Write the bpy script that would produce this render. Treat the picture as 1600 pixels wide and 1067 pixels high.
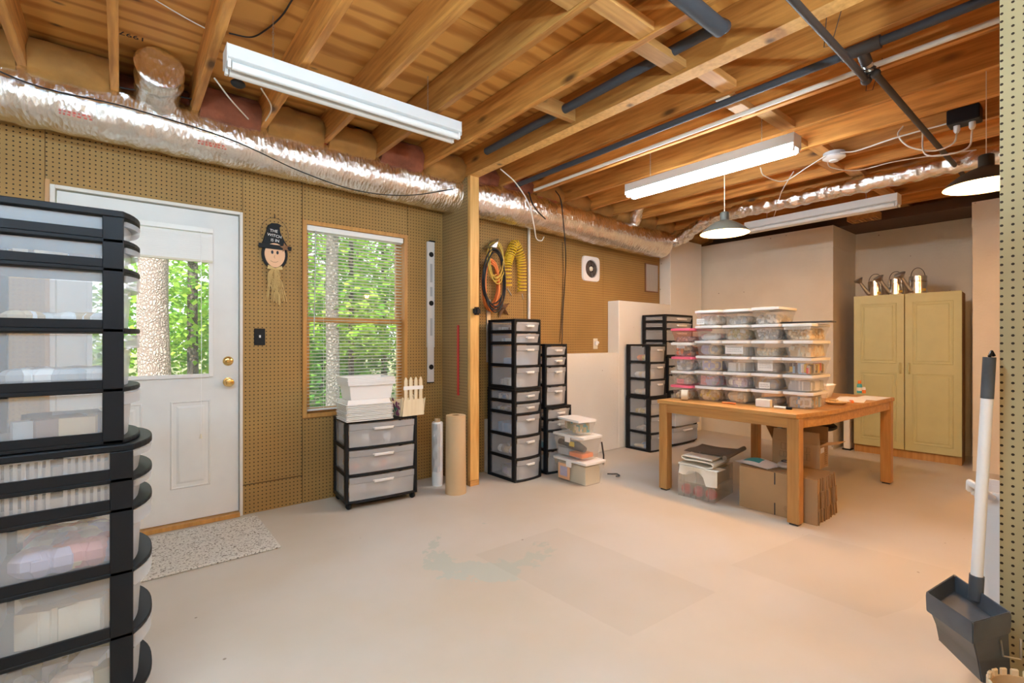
import bpy, bmesh, math, random
from mathutils import Vector, Matrix, noise
R = random.Random(7)
PI = math.pi
sc = bpy.context.scene
for o in list(bpy.data.objects): bpy.data.objects.remove(o)
C = sc.collection
# ------------------------------------------------------------------ camera
F_PX, YAW, CAM_H = 753.6, math.radians(39), 1.18
cd = bpy.data.cameras.new('camera'); cam = bpy.data.objects.new('camera', cd); C.objects.link(cam)
cd.sensor_width = 36; cd.lens = 36 * F_PX / 1600; cd.clip_start = .02; cd.clip_end = 200
cam.location = (0, 0, CAM_H); cam.rotation_euler = (PI / 2, 0, -YAW)
sc.camera = cam
# ------------------------------------------------------------------ view, world, sun
sc.view_settings.view_transform = 'Standard'; sc.view_settings.look = 'None'
sc.view_settings.gamma = 1; sc.view_settings.use_curve_mapping = False
sc.view_settings.exposure = 0.84
sc.cycles.use_denoising = True
sc.cycles.max_bounces = 8; sc.cycles.diffuse_bounces = 4; sc.cycles.transparent_max_bounces = 14
sc.cycles.sample_clamp_indirect = 6
w = bpy.data.worlds.new('sky'); sc.world = w; w.use_nodes = True
w.node_tree.nodes['Background'].inputs[0].default_value = (.93, .97, 1, 1)
w.node_tree.nodes['Background'].inputs[1].default_value = 1.6
sd = bpy.data.lights.new('sun', 'SUN'); sd.energy = 6.5; sd.angle = .02; sd.color = (1, .96, .86)
sun = bpy.data.objects.new('sun', sd); C.objects.link(sun); sun.location = (0, -6, 12)
sun.rotation_euler = Vector((.35, .62, -.75)).to_track_quat('-Z', 'Y').to_euler()
TUBE_POWER, FILL_TUBE_POWER, BULB_POWER, FILL_UP_POWER = 40.0, 47.0, 37.0, 78.0     # lit tubes, added fill tubes, pendant bulbs, added ceiling uplights

# ------------------------------------------------------------------ pixel helpers (direction only; depth from a known plane)
_s, _c = math.sin(YAW), math.cos(YAW)
def _d(u, v):
    l = (u - 800) / F_PX
    return (_s + l * _c, _c - l * _s, (533.5 - v) / F_PX)
def py(u, v, Y): a = _d(u, v); t = Y / a[1]; return Vector((a[0] * t, Y, CAM_H + a[2] * t))
def px(u, v, X): a = _d(u, v); t = X / a[0]; return Vector((X, a[1] * t, CAM_H + a[2] * t))
def pz(u, v, Z=0): a = _d(u, v); t = (Z - CAM_H) / a[2]; return Vector((a[0] * t, a[1] * t, Z))

# ------------------------------------------------------------------ materials
MATS = {}
def nt(name):
    m = bpy.data.materials.new(name); m.use_nodes = True; MATS[name] = m
    n = m.node_tree.nodes; l = m.node_tree.links
    return m, n, l, n['Principled BSDF'], n['Material Output']
def L_(l, a, b): l.new(a, b)
def simple(name, col, rough=.5, metal=0, noise_amt=0, nscale=8, bump=0, bscale=60, spec=.5):
    m, n, l, b, o = nt(name)
    b.inputs['Base Color'].default_value = (*col, 1); b.inputs['Roughness'].default_value = rough
    b.inputs['Metallic'].default_value = metal; b.inputs['Specular IOR Level'].default_value = spec
    if noise_amt or bump:
        tc = n.new('ShaderNodeTexCoord')
    if noise_amt:
        t = n.new('ShaderNodeTexNoise'); t.inputs['Scale'].default_value = nscale; t.inputs['Detail'].default_value = 5
        l.new(tc.outputs['Object'], t.inputs['Vector'])
        r = n.new('ShaderNodeValToRGB'); e = r.color_ramp.elements
        e[0].position = .3; e[1].position = .7
        e[0].color = (*[max(0, c * (1 - noise_amt)) for c in col], 1); e[1].color = (*[min(1, c * (1 + noise_amt)) for c in col], 1)
        l.new(t.outputs[0], r.inputs[0]); l.new(r.outputs[0], b.inputs['Base Color'])
    if bump:
        t2 = n.new('ShaderNodeTexNoise'); t2.inputs['Scale'].default_value = bscale; t2.inputs['Detail'].default_value = 6
        l.new(tc.outputs['Object'], t2.inputs['Vector'])
        bp = n.new('ShaderNodeBump'); bp.inputs['Strength'].default_value = bump; bp.inputs['Distance'].default_value = .01
        l.new(t2.outputs[0], bp.inputs['Height']); l.new(bp.outputs[0], b.inputs['Normal'])
    return m
def math_node(n, op, a=None, b=None):
    x = n.new('ShaderNodeMath'); x.operation = op
    if b is not None: x.inputs[1].default_value = b
    return x
def pegboard(name, col, hor):
    """1-inch grid of drilled holes; hor = 0 for panels facing y (x,z grid), 1 for panels facing x (y,z grid)"""
    m, n, l, b, o = nt(name)
    g = n.new('ShaderNodeNewGeometry'); sx = n.new('ShaderNodeSeparateXYZ'); l.new(g.outputs['Position'], sx.inputs[0])
    outs = []
    for k in (hor, 2):
        d = math_node(n, 'DIVIDE', b=.0258); l.new(sx.outputs[k], d.inputs[0])
        f = math_node(n, 'FRACT'); l.new(d.outputs[0], f.inputs[0])
        s = math_node(n, 'SUBTRACT', b=.5); l.new(f.outputs[0], s.inputs[0])
        p = math_node(n, 'POWER', b=2); l.new(s.outputs[0], p.inputs[0]); outs.append(p)
    a = math_node(n, 'ADD'); l.new(outs[0].outputs[0], a.inputs[0]); l.new(outs[1].outputs[0], a.inputs[1])
    c = math_node(n, 'LESS_THAN', b=.026); l.new(a.outputs[0], c.inputs[0])
    t = n.new('ShaderNodeTexNoise'); t.inputs['Scale'].default_value = 2.2; t.inputs['Detail'].default_value = 6
    l.new(g.outputs['Position'], t.inputs['Vector'])
    r = n.new('ShaderNodeValToRGB'); e = r.color_ramp.elements; e[0].position = .3; e[1].position = .75
    e[0].color = (*[x * .86 for x in col], 1); e[1].color = (*[x * 1.1 for x in col], 1); l.new(t.outputs[0], r.inputs[0])
    mx = n.new('ShaderNodeMix'); mx.data_type = 'RGBA'; l.new(c.outputs[0], mx.inputs['Factor'])
    l.new(r.outputs[0], mx.inputs['A']); mx.inputs['B'].default_value = (.025, .014, .007, 1)
    l.new(mx.outputs['Result'], b.inputs['Base Color']); b.inputs['Roughness'].default_value = .6
    b.inputs['Specular IOR Level'].default_value = .3
    return m
def wood(name, c1, c2, axis=1, scale=14, stretch=14, rough=.6, knots=True, rnd=.25):
    m, n, l, b, o = nt(name)
    tc = n.new('ShaderNodeTexCoord'); oi = n.new('ShaderNodeObjectInfo')
    mp = n.new('ShaderNodeMapping'); s = [1.0, 1.0, 1.0]; s[axis] = 1.0 / stretch
    mp.inputs['Scale'].default_value = s; l.new(tc.outputs['Object'], mp.inputs['Vector'])
    va = n.new('ShaderNodeVectorMath'); va.operation = 'ADD'; l.new(mp.outputs[0], va.inputs[0])
    ml = math_node(n, 'MULTIPLY', b=37.0); l.new(oi.outputs['Random'], ml.inputs[0])
    l.new(ml.outputs[0], va.inputs[1])
    t = n.new('ShaderNodeTexNoise'); t.inputs['Scale'].default_value = scale; t.inputs['Detail'].default_value = 8
    t.inputs['Distortion'].default_value = 1.2; l.new(va.outputs[0], t.inputs['Vector'])
    wv = n.new('ShaderNodeTexNoise'); wv.inputs['Scale'].default_value = scale * 3.5; wv.inputs['Detail'].default_value = 3
    l.new(va.outputs[0], wv.inputs['Vector'])
    av = math_node(n, 'ADD'); l.new(t.outputs[0], av.inputs[0]); l.new(wv.outputs[0], av.inputs[1])
    r = n.new('ShaderNodeValToRGB'); e = r.color_ramp.elements; e[0].position = .36; e[1].position = .62
    e[0].color = (*c1, 1); e[1].color = (*c2, 1)
    hv = math_node(n, 'MULTIPLY', b=.5); l.new(av.outputs[0], hv.inputs[0]); l.new(hv.outputs[0], r.inputs[0])
    last = r.outputs[0]
    if knots:
        mk = n.new('ShaderNodeMapping'); s2 = [1.0, 1.0, 1.0]; s2[axis] = .38; mk.inputs['Scale'].default_value = s2
        l.new(tc.outputs['Object'], mk.inputs['Vector'])
        v2 = n.new('ShaderNodeVectorMath'); v2.operation = 'ADD'; l.new(mk.outputs[0], v2.inputs[0]); l.new(ml.outputs[0], v2.inputs[1])
        vo = n.new('ShaderNodeTexVoronoi'); vo.inputs['Scale'].default_value = 5.5; l.new(v2.outputs[0], vo.inputs['Vector'])
        kr = n.new('ShaderNodeValToRGB'); k = kr.color_ramp.elements; k[0].position = .05; k[0].color = (0, 0, 0, 1); k[1].position = .16; k[1].color = (1, 1, 1, 1)
        l.new(vo.outputs['Distance'], kr.inputs[0])
        mx = n.new('ShaderNodeMix'); mx.data_type = 'RGBA'; l.new(kr.outputs[0], mx.inputs['Factor'])
        mx.inputs['A'].default_value = (*[x * .28 for x in c1], 1); l.new(last, mx.inputs['B']); last = mx.outputs['Result']
    hs = n.new('ShaderNodeHueSaturation'); mr = n.new('ShaderNodeMapRange'); mr.inputs['To Min'].default_value = 1 - rnd; mr.inputs['To Max'].default_value = 1 + rnd
    l.new(oi.outputs['Random'], mr.inputs[0]); l.new(mr.outputs[0], hs.inputs['Value']); l.new(last, hs.inputs['Color'])
    l.new(hs.outputs[0], b.inputs['Base Color']); b.inputs['Roughness'].default_value = rough
    bp = n.new('ShaderNodeBump'); bp.inputs['Strength'].default_value = .12; bp.inputs['Distance'].default_value = .004
    l.new(wv.outputs[0], bp.inputs['Height']); l.new(bp.outputs[0], b.inputs['Normal'])
    return m
def clear(name, col, fac, rough=.35, gloss=.06):
    """see-through plastic: fac = share of light that passes straight through"""
    m, n, l, b, o = nt(name); n.remove(b)
    tr = n.new('ShaderNodeBsdfTransparent'); tr.inputs[0].default_value = (*[min(1, c * .04 + .96) for c in col], 1)
    df = n.new('ShaderNodeBsdfDiffuse'); df.inputs[0].default_value = (*col, 1)
    tl = n.new('ShaderNodeBsdfTranslucent'); tl.inputs[0].default_value = (*col, 1)
    gl = n.new('ShaderNodeBsdfGlossy'); gl.inputs['Roughness'].default_value = rough
    m1 = n.new('ShaderNodeMixShader'); m1.inputs[0].default_value = .3; l.new(df.outputs[0], m1.inputs[1]); l.new(tl.outputs[0], m1.inputs[2])
    m2 = n.new('ShaderNodeMixShader'); m2.inputs[0].default_value = fac; l.new(m1.outputs[0], m2.inputs[1]); l.new(tr.outputs[0], m2.inputs[2])
    m3 = n.new('ShaderNodeMixShader'); m3.inputs[0].default_value = gloss; l.new(m2.outputs[0], m3.inputs[1]); l.new(gl.outputs[0], m3.inputs[2])
    l.new(m3.outputs[0], o.inputs[0]); return m
def emit(name, col, s):
    m, n, l, b, o = nt(name); b.inputs['Base Color'].default_value = (*col, 1)
    b.inputs['Emission Color'].default_value = (*col, 1); b.inputs['Emission Strength'].default_value = s; return m
def leafmat(name, c1, c2):
    m, n, l, b, o = nt(name); n.remove(b)
    g = n.new('ShaderNodeNewGeometry'); r = n.new('ShaderNodeValToRGB'); e = r.color_ramp.elements
    e[0].color = (*c1, 1); e[1].color = (*c2, 1); l.new(g.outputs['Random Per Island'], r.inputs[0])
    df = n.new('ShaderNodeBsdfDiffuse'); tl = n.new('ShaderNodeBsdfTranslucent'); l.new(r.outputs[0], df.inputs[0]); l.new(r.outputs[0], tl.inputs[0])
    mx = n.new('ShaderNodeMixShader'); mx.inputs[0].default_value = .45; l.new(df.outputs[0], mx.inputs[1]); l.new(tl.outputs[0], mx.inputs[2])
    l.new(mx.outputs[0], o.inputs[0]); return m

pegboard('peg_y', (.37, .215, .068), 0); pegboard('peg_x', (.36, .235, .10), 1); pegboard('peg_pale', (.37, .31, .17), 1)
wood('joist_wood', (.38, .145, .024), (.70, .325, .075), axis=1)
wood('block_wood', (.42, .20, .055), (.60, .32, .10), axis=0)
wood('post_wood', (.60, .31, .08), (.80, .47, .15), axis=2, rnd=.05)
wood('table_wood', (.42, .20, .055), (.58, .31, .095), axis=1, knots=False, rnd=.06, rough=.4)
wood('leg_wood', (.40, .19, .05), (.54, .28, .085), axis=2, knots=False, rnd=.06, rough=.4)
wood('trim_wood', (.42, .19, .045), (.56, .28, .075), axis=2, knots=False, rnd=.05, rough=.4)
wood('cab_wood', (.40, .20, .06), (.52, .28, .09), axis=2, knots=False, rnd=.05)
wood('picket_wood', (.72, .60, .40), (.82, .72, .52), axis=2, knots=False, rnd=.03)
def plywood():
    m, n, l, b, o = nt('plywood')
    tc = n.new('ShaderNodeTexCoord'); mp = n.new('ShaderNodeMapping'); mp.inputs['Scale'].default_value = (.22, 1, 1)
    l.new(tc.outputs['Object'], mp.inputs[0])
    wv = n.new('ShaderNodeTexWave'); wv.bands_direction = 'Y'; wv.inputs['Scale'].default_value = 2.4; wv.inputs['Distortion'].default_value = 16
    wv.inputs['Detail'].default_value = 5; wv.inputs['Detail Scale'].default_value = .8; l.new(mp.outputs[0], wv.inputs[0])
    r = n.new('ShaderNodeValToRGB'); e = r.color_ramp.elements; e[0].color = (.50, .195, .032, 1); e[1].color = (.76, .37, .085, 1); e[1].position = .55
    l.new(wv.outputs[0], r.inputs[0])
    vm = n.new('ShaderNodeMapping'); vm.inputs['Scale'].default_value = (.45, 1, 1); l.new(tc.outputs['Object'], vm.inputs[0])
    vo = n.new('ShaderNodeTexVoronoi'); vo.inputs['Scale'].default_value = 7; l.new(vm.outputs[0], vo.inputs[0])
    kr = n.new('ShaderNodeValToRGB'); k = kr.color_ramp.elements; k[0].position = .04; k[0].color = (0, 0, 0, 1); k[1].position = .12; k[1].color = (1, 1, 1, 1)
    l.new(vo.outputs['Distance'], kr.inputs[0])
    mx = n.new('ShaderNodeMix'); mx.data_type = 'RGBA'; l.new(kr.outputs[0], mx.inputs['Factor']); mx.inputs['A'].default_value = (.07, .035, .015, 1)
    l.new(r.outputs[0], mx.inputs['B']); l.new(mx.outputs['Result'], b.inputs['Base Color']); b.inputs['Roughness'].default_value = .65
plywood()
def floor_mat():
    m, n, l, b, o = nt('floor_paint')
    g = n.new('ShaderNodeNewGeometry')
    t = n.new('ShaderNodeTexNoise'); t.inputs['Scale'].default_value = .9; t.inputs['Detail'].default_value = 5; l.new(g.outputs['Position'], t.inputs[0])
    r = n.new('ShaderNodeValToRGB'); e = r.color_ramp.elements; e[0].position = .3; e[0].color = (.55, .475, .375, 1); e[1].position = .60; e[1].color = (.61, .565, .51, 1)
    l.new(t.outputs[0], r.inputs[0]); last = r.outputs[0]
    # specks and scuffs
    sp = n.new('ShaderNodeTexVoronoi'); sp.inputs['Scale'].default_value = 4.5; l.new(g.outputs['Position'], sp.inputs[0])
    k = n.new('ShaderNodeValToRGB'); e = k.color_ramp.elements; e[0].position = .02; e[0].color = (1, 1, 1, 1); e[1].position = .035; e[1].color = (0, 0, 0, 1)
    l.new(sp.outputs['Distance'], k.inputs[0])
    mx = n.new('ShaderNodeMix'); mx.data_type = 'RGBA'; l.new(k.outputs[0], mx.inputs['Factor']); l.new(last, mx.inputs['A']); mx.inputs['B'].default_value = (.28, .22, .16, 1); last = mx.outputs['Result']
    # flaked ring of bare grey concrete left of the room's middle
    sx = n.new('ShaderNodeSeparateXYZ'); l.new(g.outputs['Position'], sx.inputs[0])
    nz = n.new('ShaderNodeTexNoise'); nz.inputs['Scale'].default_value = 7; nz.inputs['Detail'].default_value = 8; nz.inputs['Roughness'].default_value = .7; l.new(g.outputs['Position'], nz.inputs[0])
    def axis(k, c0, rad):
        s = math_node(n, 'SUBTRACT', b=c0); l.new(sx.outputs[k], s.inputs[0]); d = math_node(n, 'DIVIDE', b=rad); l.new(s.outputs[0], d.inputs[0]); return d
    ax, ay = axis(0, 1.66, .30), axis(1, 2.28, .30)
    p1 = math_node(n, 'POWER', b=2); l.new(ax.outputs[0], p1.inputs[0]); p2 = math_node(n, 'POWER', b=2); l.new(ay.outputs[0], p2.inputs[0])
    ad = math_node(n, 'ADD'); l.new(p1.outputs[0], ad.inputs[0]); l.new(p2.outputs[0], ad.inputs[1])
    sq = math_node(n, 'SQRT'); l.new(ad.outputs[0], sq.inputs[0])
    s1 = math_node(n, 'SUBTRACT', b=1.05); l.new(sq.outputs[0], s1.inputs[0]); ab = math_node(n, 'ABSOLUTE'); l.new(s1.outputs[0], ab.inputs[0])
    # weaker on the far right so that the ring stays open there
    op = math_node(n, 'ADD'); l.new(ax.outputs[0], op.inputs[0]); l.new(ay.outputs[0], op.inputs[1])
    op2 = math_node(n, 'MULTIPLY_ADD', b=.16); l.new(op.outputs[0], op2.inputs[0]); l.new(ab.outputs[0], op2.inputs[2])
    q = math_node(n, 'MULTIPLY_ADD', b=1.5); l.new(nz.outputs[0], q.inputs[0]); l.new(op2.outputs[0], q.inputs[2])
    lt = math_node(n, 'LESS_THAN', b=.80); l.new(q.outputs[0], lt.inputs[0])
    m2 = n.new('ShaderNodeMix'); m2.data_type = 'RGBA'; l.new(lt.outputs[0], m2.inputs['Factor']); l.new(last, m2.inputs['A']); m2.inputs['B'].default_value = (.50, .515, .455, 1)
    l.new(m2.outputs['Result'], b.inputs['Base Color']); b.inputs['Roughness'].default_value = .55
    bp = n.new('ShaderNodeBump'); bp.inputs['Strength'].default_value = .08; bp.inputs['Distance'].default_value = .01; l.new(nz.outputs[0], bp.inputs['Height']); l.new(bp.outputs[0], b.inputs['Normal'])
floor_mat()
def concrete(name, c1, c2):
    m, n, l, b, o = nt(name)
    g = n.new('ShaderNodeNewGeometry')
    t = n.new('ShaderNodeTexNoise'); t.inputs['Scale'].default_value = 1.6; t.inputs['Detail'].default_value = 6; l.new(g.outputs['Position'], t.inputs[0])
    r = n.new('ShaderNodeValToRGB'); e = r.color_ramp.elements; e[0].position = .3; e[0].color = (*c1, 1); e[1].position = .7; e[1].color = (*c2, 1)
    l.new(t.outputs[0], r.inputs[0])
    vo = n.new('ShaderNodeTexVoronoi'); vo.inputs['Scale'].default_value = 6; l.new(g.outputs['Position'], vo.inputs[0])
    k = n.new('ShaderNodeValToRGB'); e = k.color_ramp.elements; e[0].position = .03; e[0].color = (1, 1, 1, 1); e[1].position = .05; e[1].color = (0, 0, 0, 1); l.new(vo.outputs['Distance'], k.inputs[0])
    mx = n.new('ShaderNodeMix'); mx.data_type = 'RGBA'; l.new(k.outputs[0], mx.inputs['Factor']); l.new(r.outputs[0], mx.inputs['A']); mx.inputs['B'].default_value = (.32, .25, .17, 1)
    l.new(mx.outputs['Result'], b.inputs['Base Color']); b.inputs['Roughness'].default_value = .75
    nz = n.new('ShaderNodeTexNoise'); nz.inputs['Scale'].default_value = 45; nz.inputs['Detail'].default_value = 6; l.new(g.outputs['Position'], nz.inputs[0])
    bp = n.new('ShaderNodeBump'); bp.inputs['Strength'].default_value = .3; bp.inputs['Distance'].default_value = .008; l.new(nz.outputs[0], bp.inputs['Height']); l.new(bp.outputs[0], b.inputs['Normal'])
concrete('concrete_paint', (.72, .65, .53), (.84, .78, .67)); concrete('white_masonry', (.84, .81, .74), (.90, .88, .82))
def foil():
    m, n, l, b, o = nt('foil'); tc = n.new('ShaderNodeTexCoord')
    b.inputs['Base Color'].default_value = (.93, .92, .89, 1); b.inputs['Metallic'].default_value = 1; b.inputs['Roughness'].default_value = .17
    t = n.new('ShaderNodeTexNoise'); mp = n.new('ShaderNodeMapping'); mp.inputs['Scale'].default_value = (1.6, .7, .7); l.new(tc.outputs['Object'], mp.inputs[0]); t.inputs['Scale'].default_value = 16; t.inputs['Detail'].default_value = 8; t.inputs['Roughness'].default_value = .7; t.inputs['Distortion'].default_value = 1.5; l.new(mp.outputs[0], t.inputs[0])
    v = n.new('ShaderNodeTexVoronoi'); v.inputs['Scale'].default_value = 34; l.new(mp.outputs[0], v.inputs[0])
    a = math_node(n, 'ADD'); l.new(t.outputs[0], a.inputs[0]); l.new(v.outputs['Distance'], a.inputs[1])
    bp = n.new('ShaderNodeBump'); bp.inputs['Strength'].default_value = .42; bp.inputs['Distance'].default_value = .013; l.new(a.outputs[0], bp.inputs['Height']); l.new(bp.outputs[0], b.inputs['Normal'])
foil()
def shag():
    m, n, l, b, o = nt('mat_pile'); tc = n.new('ShaderNodeTexCoord')
    t = n.new('ShaderNodeTexNoise'); t.inputs['Scale'].default_value = 110; t.inputs['Detail'].default_value = 3; l.new(tc.outputs['Object'], t.inputs[0])
    r = n.new('ShaderNodeValToRGB'); e = r.color_ramp.elements; e[0].position = .36; e[0].color = (.22, .19, .15, 1); e[1].position = .47; e[1].color = (.72, .69, .63, 1)
    l.new(t.outputs[0], r.inputs[0]); l.new(r.outputs[0], b.inputs['Base Color']); b.inputs['Roughness'].default_value = .95
    bp = n.new('ShaderNodeBump'); bp.inputs['Strength'].default_value = .8; bp.inputs['Distance'].default_value = .01; l.new(t.outputs[0], bp.inputs['Height']); l.new(bp.outputs[0], b.inputs['Normal'])
shag()
def bark(name, c1, c2, sc_=9):
    m, n, l, b, o = nt(name); tc = n.new('ShaderNodeTexCoord'); mp = n.new('ShaderNodeMapping'); mp.inputs['Scale'].default_value = (1, 1, .55); l.new(tc.outputs['Object'], mp.inputs[0])
    v = n.new('ShaderNodeTexVoronoi'); v.feature = 'DISTANCE_TO_EDGE'; v.inputs['Scale'].default_value = sc_; dn = n.new('ShaderNodeTexNoise'); dn.inputs['Scale'].default_value = 7; l.new(tc.outputs['Object'], dn.inputs[0]); dv = n.new('ShaderNodeVectorMath'); dv.operation = 'MULTIPLY_ADD'; l.new(dn.outputs['Color'], dv.inputs[0]); dv.inputs[1].default_value = (.12, .12, .12); l.new(mp.outputs[0], dv.inputs[2]); l.new(dv.outputs[0], v.inputs[0])
    r = n.new('ShaderNodeValToRGB'); e = r.color_ramp.elements; e[0].position = .02; e[0].color = (*c1, 1); e[1].position = .3; e[1].color = (*c2, 1); l.new(v.outputs['Distance'], r.inputs[0])
    l.new(r.outputs[0], b.inputs['Base Color']); b.inputs['Roughness'].default_value = .9
    bp = n.new('ShaderNodeBump'); bp.inputs['Strength'].default_value = .9; bp.inputs['Distance'].default_value = .04; l.new(v.outputs['Distance'], bp.inputs['Height']); l.new(bp.outputs[0], b.inputs['Normal'])
bark('pine_bark', (.20, .15, .13), (.50, .41, .36), 30); bark('grey_bark', (.10, .09, .08), (.26, .24, .21), 26); bark('dark_bark', (.03, .025, .02), (.10, .085, .07), 14)
leafmat('leaf_bright', (.10, .30, .02), (.42, .62, .10)); leafmat('leaf_mid', (.05, .20, .03), (.22, .44, .08)); leafmat('leaf_dark', (.02, .09, .02), (.10, .26, .06))
simple('ground', (.16, .17, .07), .95, noise_amt=.4, nscale=3)
clear('frost', (.90, .94, 1), .795, .4, .03); clear('frost_front', (.92, .95, 1), .675, .35, .03)
clear('bin_clear', (.96, .96, .95), .77, .25, .05); clear('crate_clear', (.9, .88, .82), .78, .25, .05); clear('bin_pink', (.95, .30, .20), .74, .25, .05)
clear('vinyl', (.95, .93, .88), .988, .3, .006); clear('glass', (.9, .95, .95), .97, .02, .04); clear('film', (.9, .9, .9), .45, .15, .2)
simple('black_plastic', (.009, .010, .012), .5, spec=.22); simple('white_plastic', (.88, .88, .88), .35); simple('lid_white', (.88, .88, .87), .35); simple('lid_pink', (.90, .16, .26), .4)
simple('white_paint', (.80, .80, .79), .45); simple('frame_paint', (.74, .70, .64), .5); simple('door_paint', (.74, .74, .72), .45, noise_amt=.04, nscale=5)
simple('blind_white', (.85, .85, .83), .4); simple('brass', (.75, .52, .20), .22, 1); simple('steel', (.72, .71, .69), .18, 1); simple('zinc', (.55, .55, .54), .35, 1); simple('alu', (.80, .80, .80), .4, .25)
simple('cardboard', (.44, .285, .145), .85, noise_amt=.06, nscale=4); simple('kraft', (.60, .42, .24), .7); simple('card_edge', (.27, .17, .085), .9)
simple('cab_paint', (.56, .53, .27), .5, noise_amt=.04); simple('iron', (.06, .05, .045), .55, .3); simple('pipe_grey', (.055, .062, .075), .55, spec=.25); simple('pvc', (.86, .82, .74), .5)
simple('rubber', (.02, .02, .022), .6); simple('pan_grey', (.085, .095, .11), .42, noise_amt=.35, nscale=6); simple('paper', (.84, .82, .78), .8); simple('cream_cloth', (.86, .83, .74), .85); simple('taupe', (.21, .175, .14), .8)
simple('insul_kraft', (.36, .165, .035), .8, noise_amt=.25, nscale=6, bump=.4, bscale=20); simple('insul_pink', (.25, .075, .035), .9, noise_amt=.3, nscale=9, bump=.6, bscale=30)
simple('yellow', (.80, .55, .03), .45); simple('yellow_cord', (.70, .48, .09), .5); simple('orange', (.85, .22, .04), .45); simple('red', (.62, .035, .03), .35); simple('rust', (.25, .12, .055), .6, .4, .3, 20)
simple('teal', (.06, .40, .46), .4); simple('green', (.05, .25, .16), .5); simple('purple', (.24, .07, .13), .6); simple('skin', (.82, .50, .30), .7); simple('raffia', (.66, .47, .20), .8); simple('ink', (.02, .02, .03), .7)
simple('tan', (.62, .44, .25), .8); simple('tan_lt', (.84, .68, .46), .8); simple('brown', (.22, .11, .06), .7); simple('grey', (.46, .48, .50), .6); simple('blue_lt', (.30, .50, .74), .6); simple('lilac', (.52, .49, .66), .7); simple('stone', (.60, .55, .47), .7); simple('white_c', (.85, .84, .82), .6); simple('pink_c', (.70, .30, .30), .7); simple('olive', (.46, .40, .20), .7)
simple('concrete_raw', (.60, .57, .51), .8, noise_amt=.12, nscale=12, bump=.3); simple('dark_wood', (.10, .05, .025), .7); simple('beige_box', (.74, .70, .58), .5); simple('shade_green', (.022, .02, .014), .5); simple('enamel', (.88, .86, .80), .3)
emit('tube_lit', (.80, .92, 1), TUBE_POWER); emit('tube_fill', (.47, .77, 1), FILL_TUBE_POWER); emit('bulb_lit', (1, .80, .50), 14); simple('tube_off', (.86, .86, .85), .25)  # the cool tubes belong to the added overhead fill lights

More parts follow.
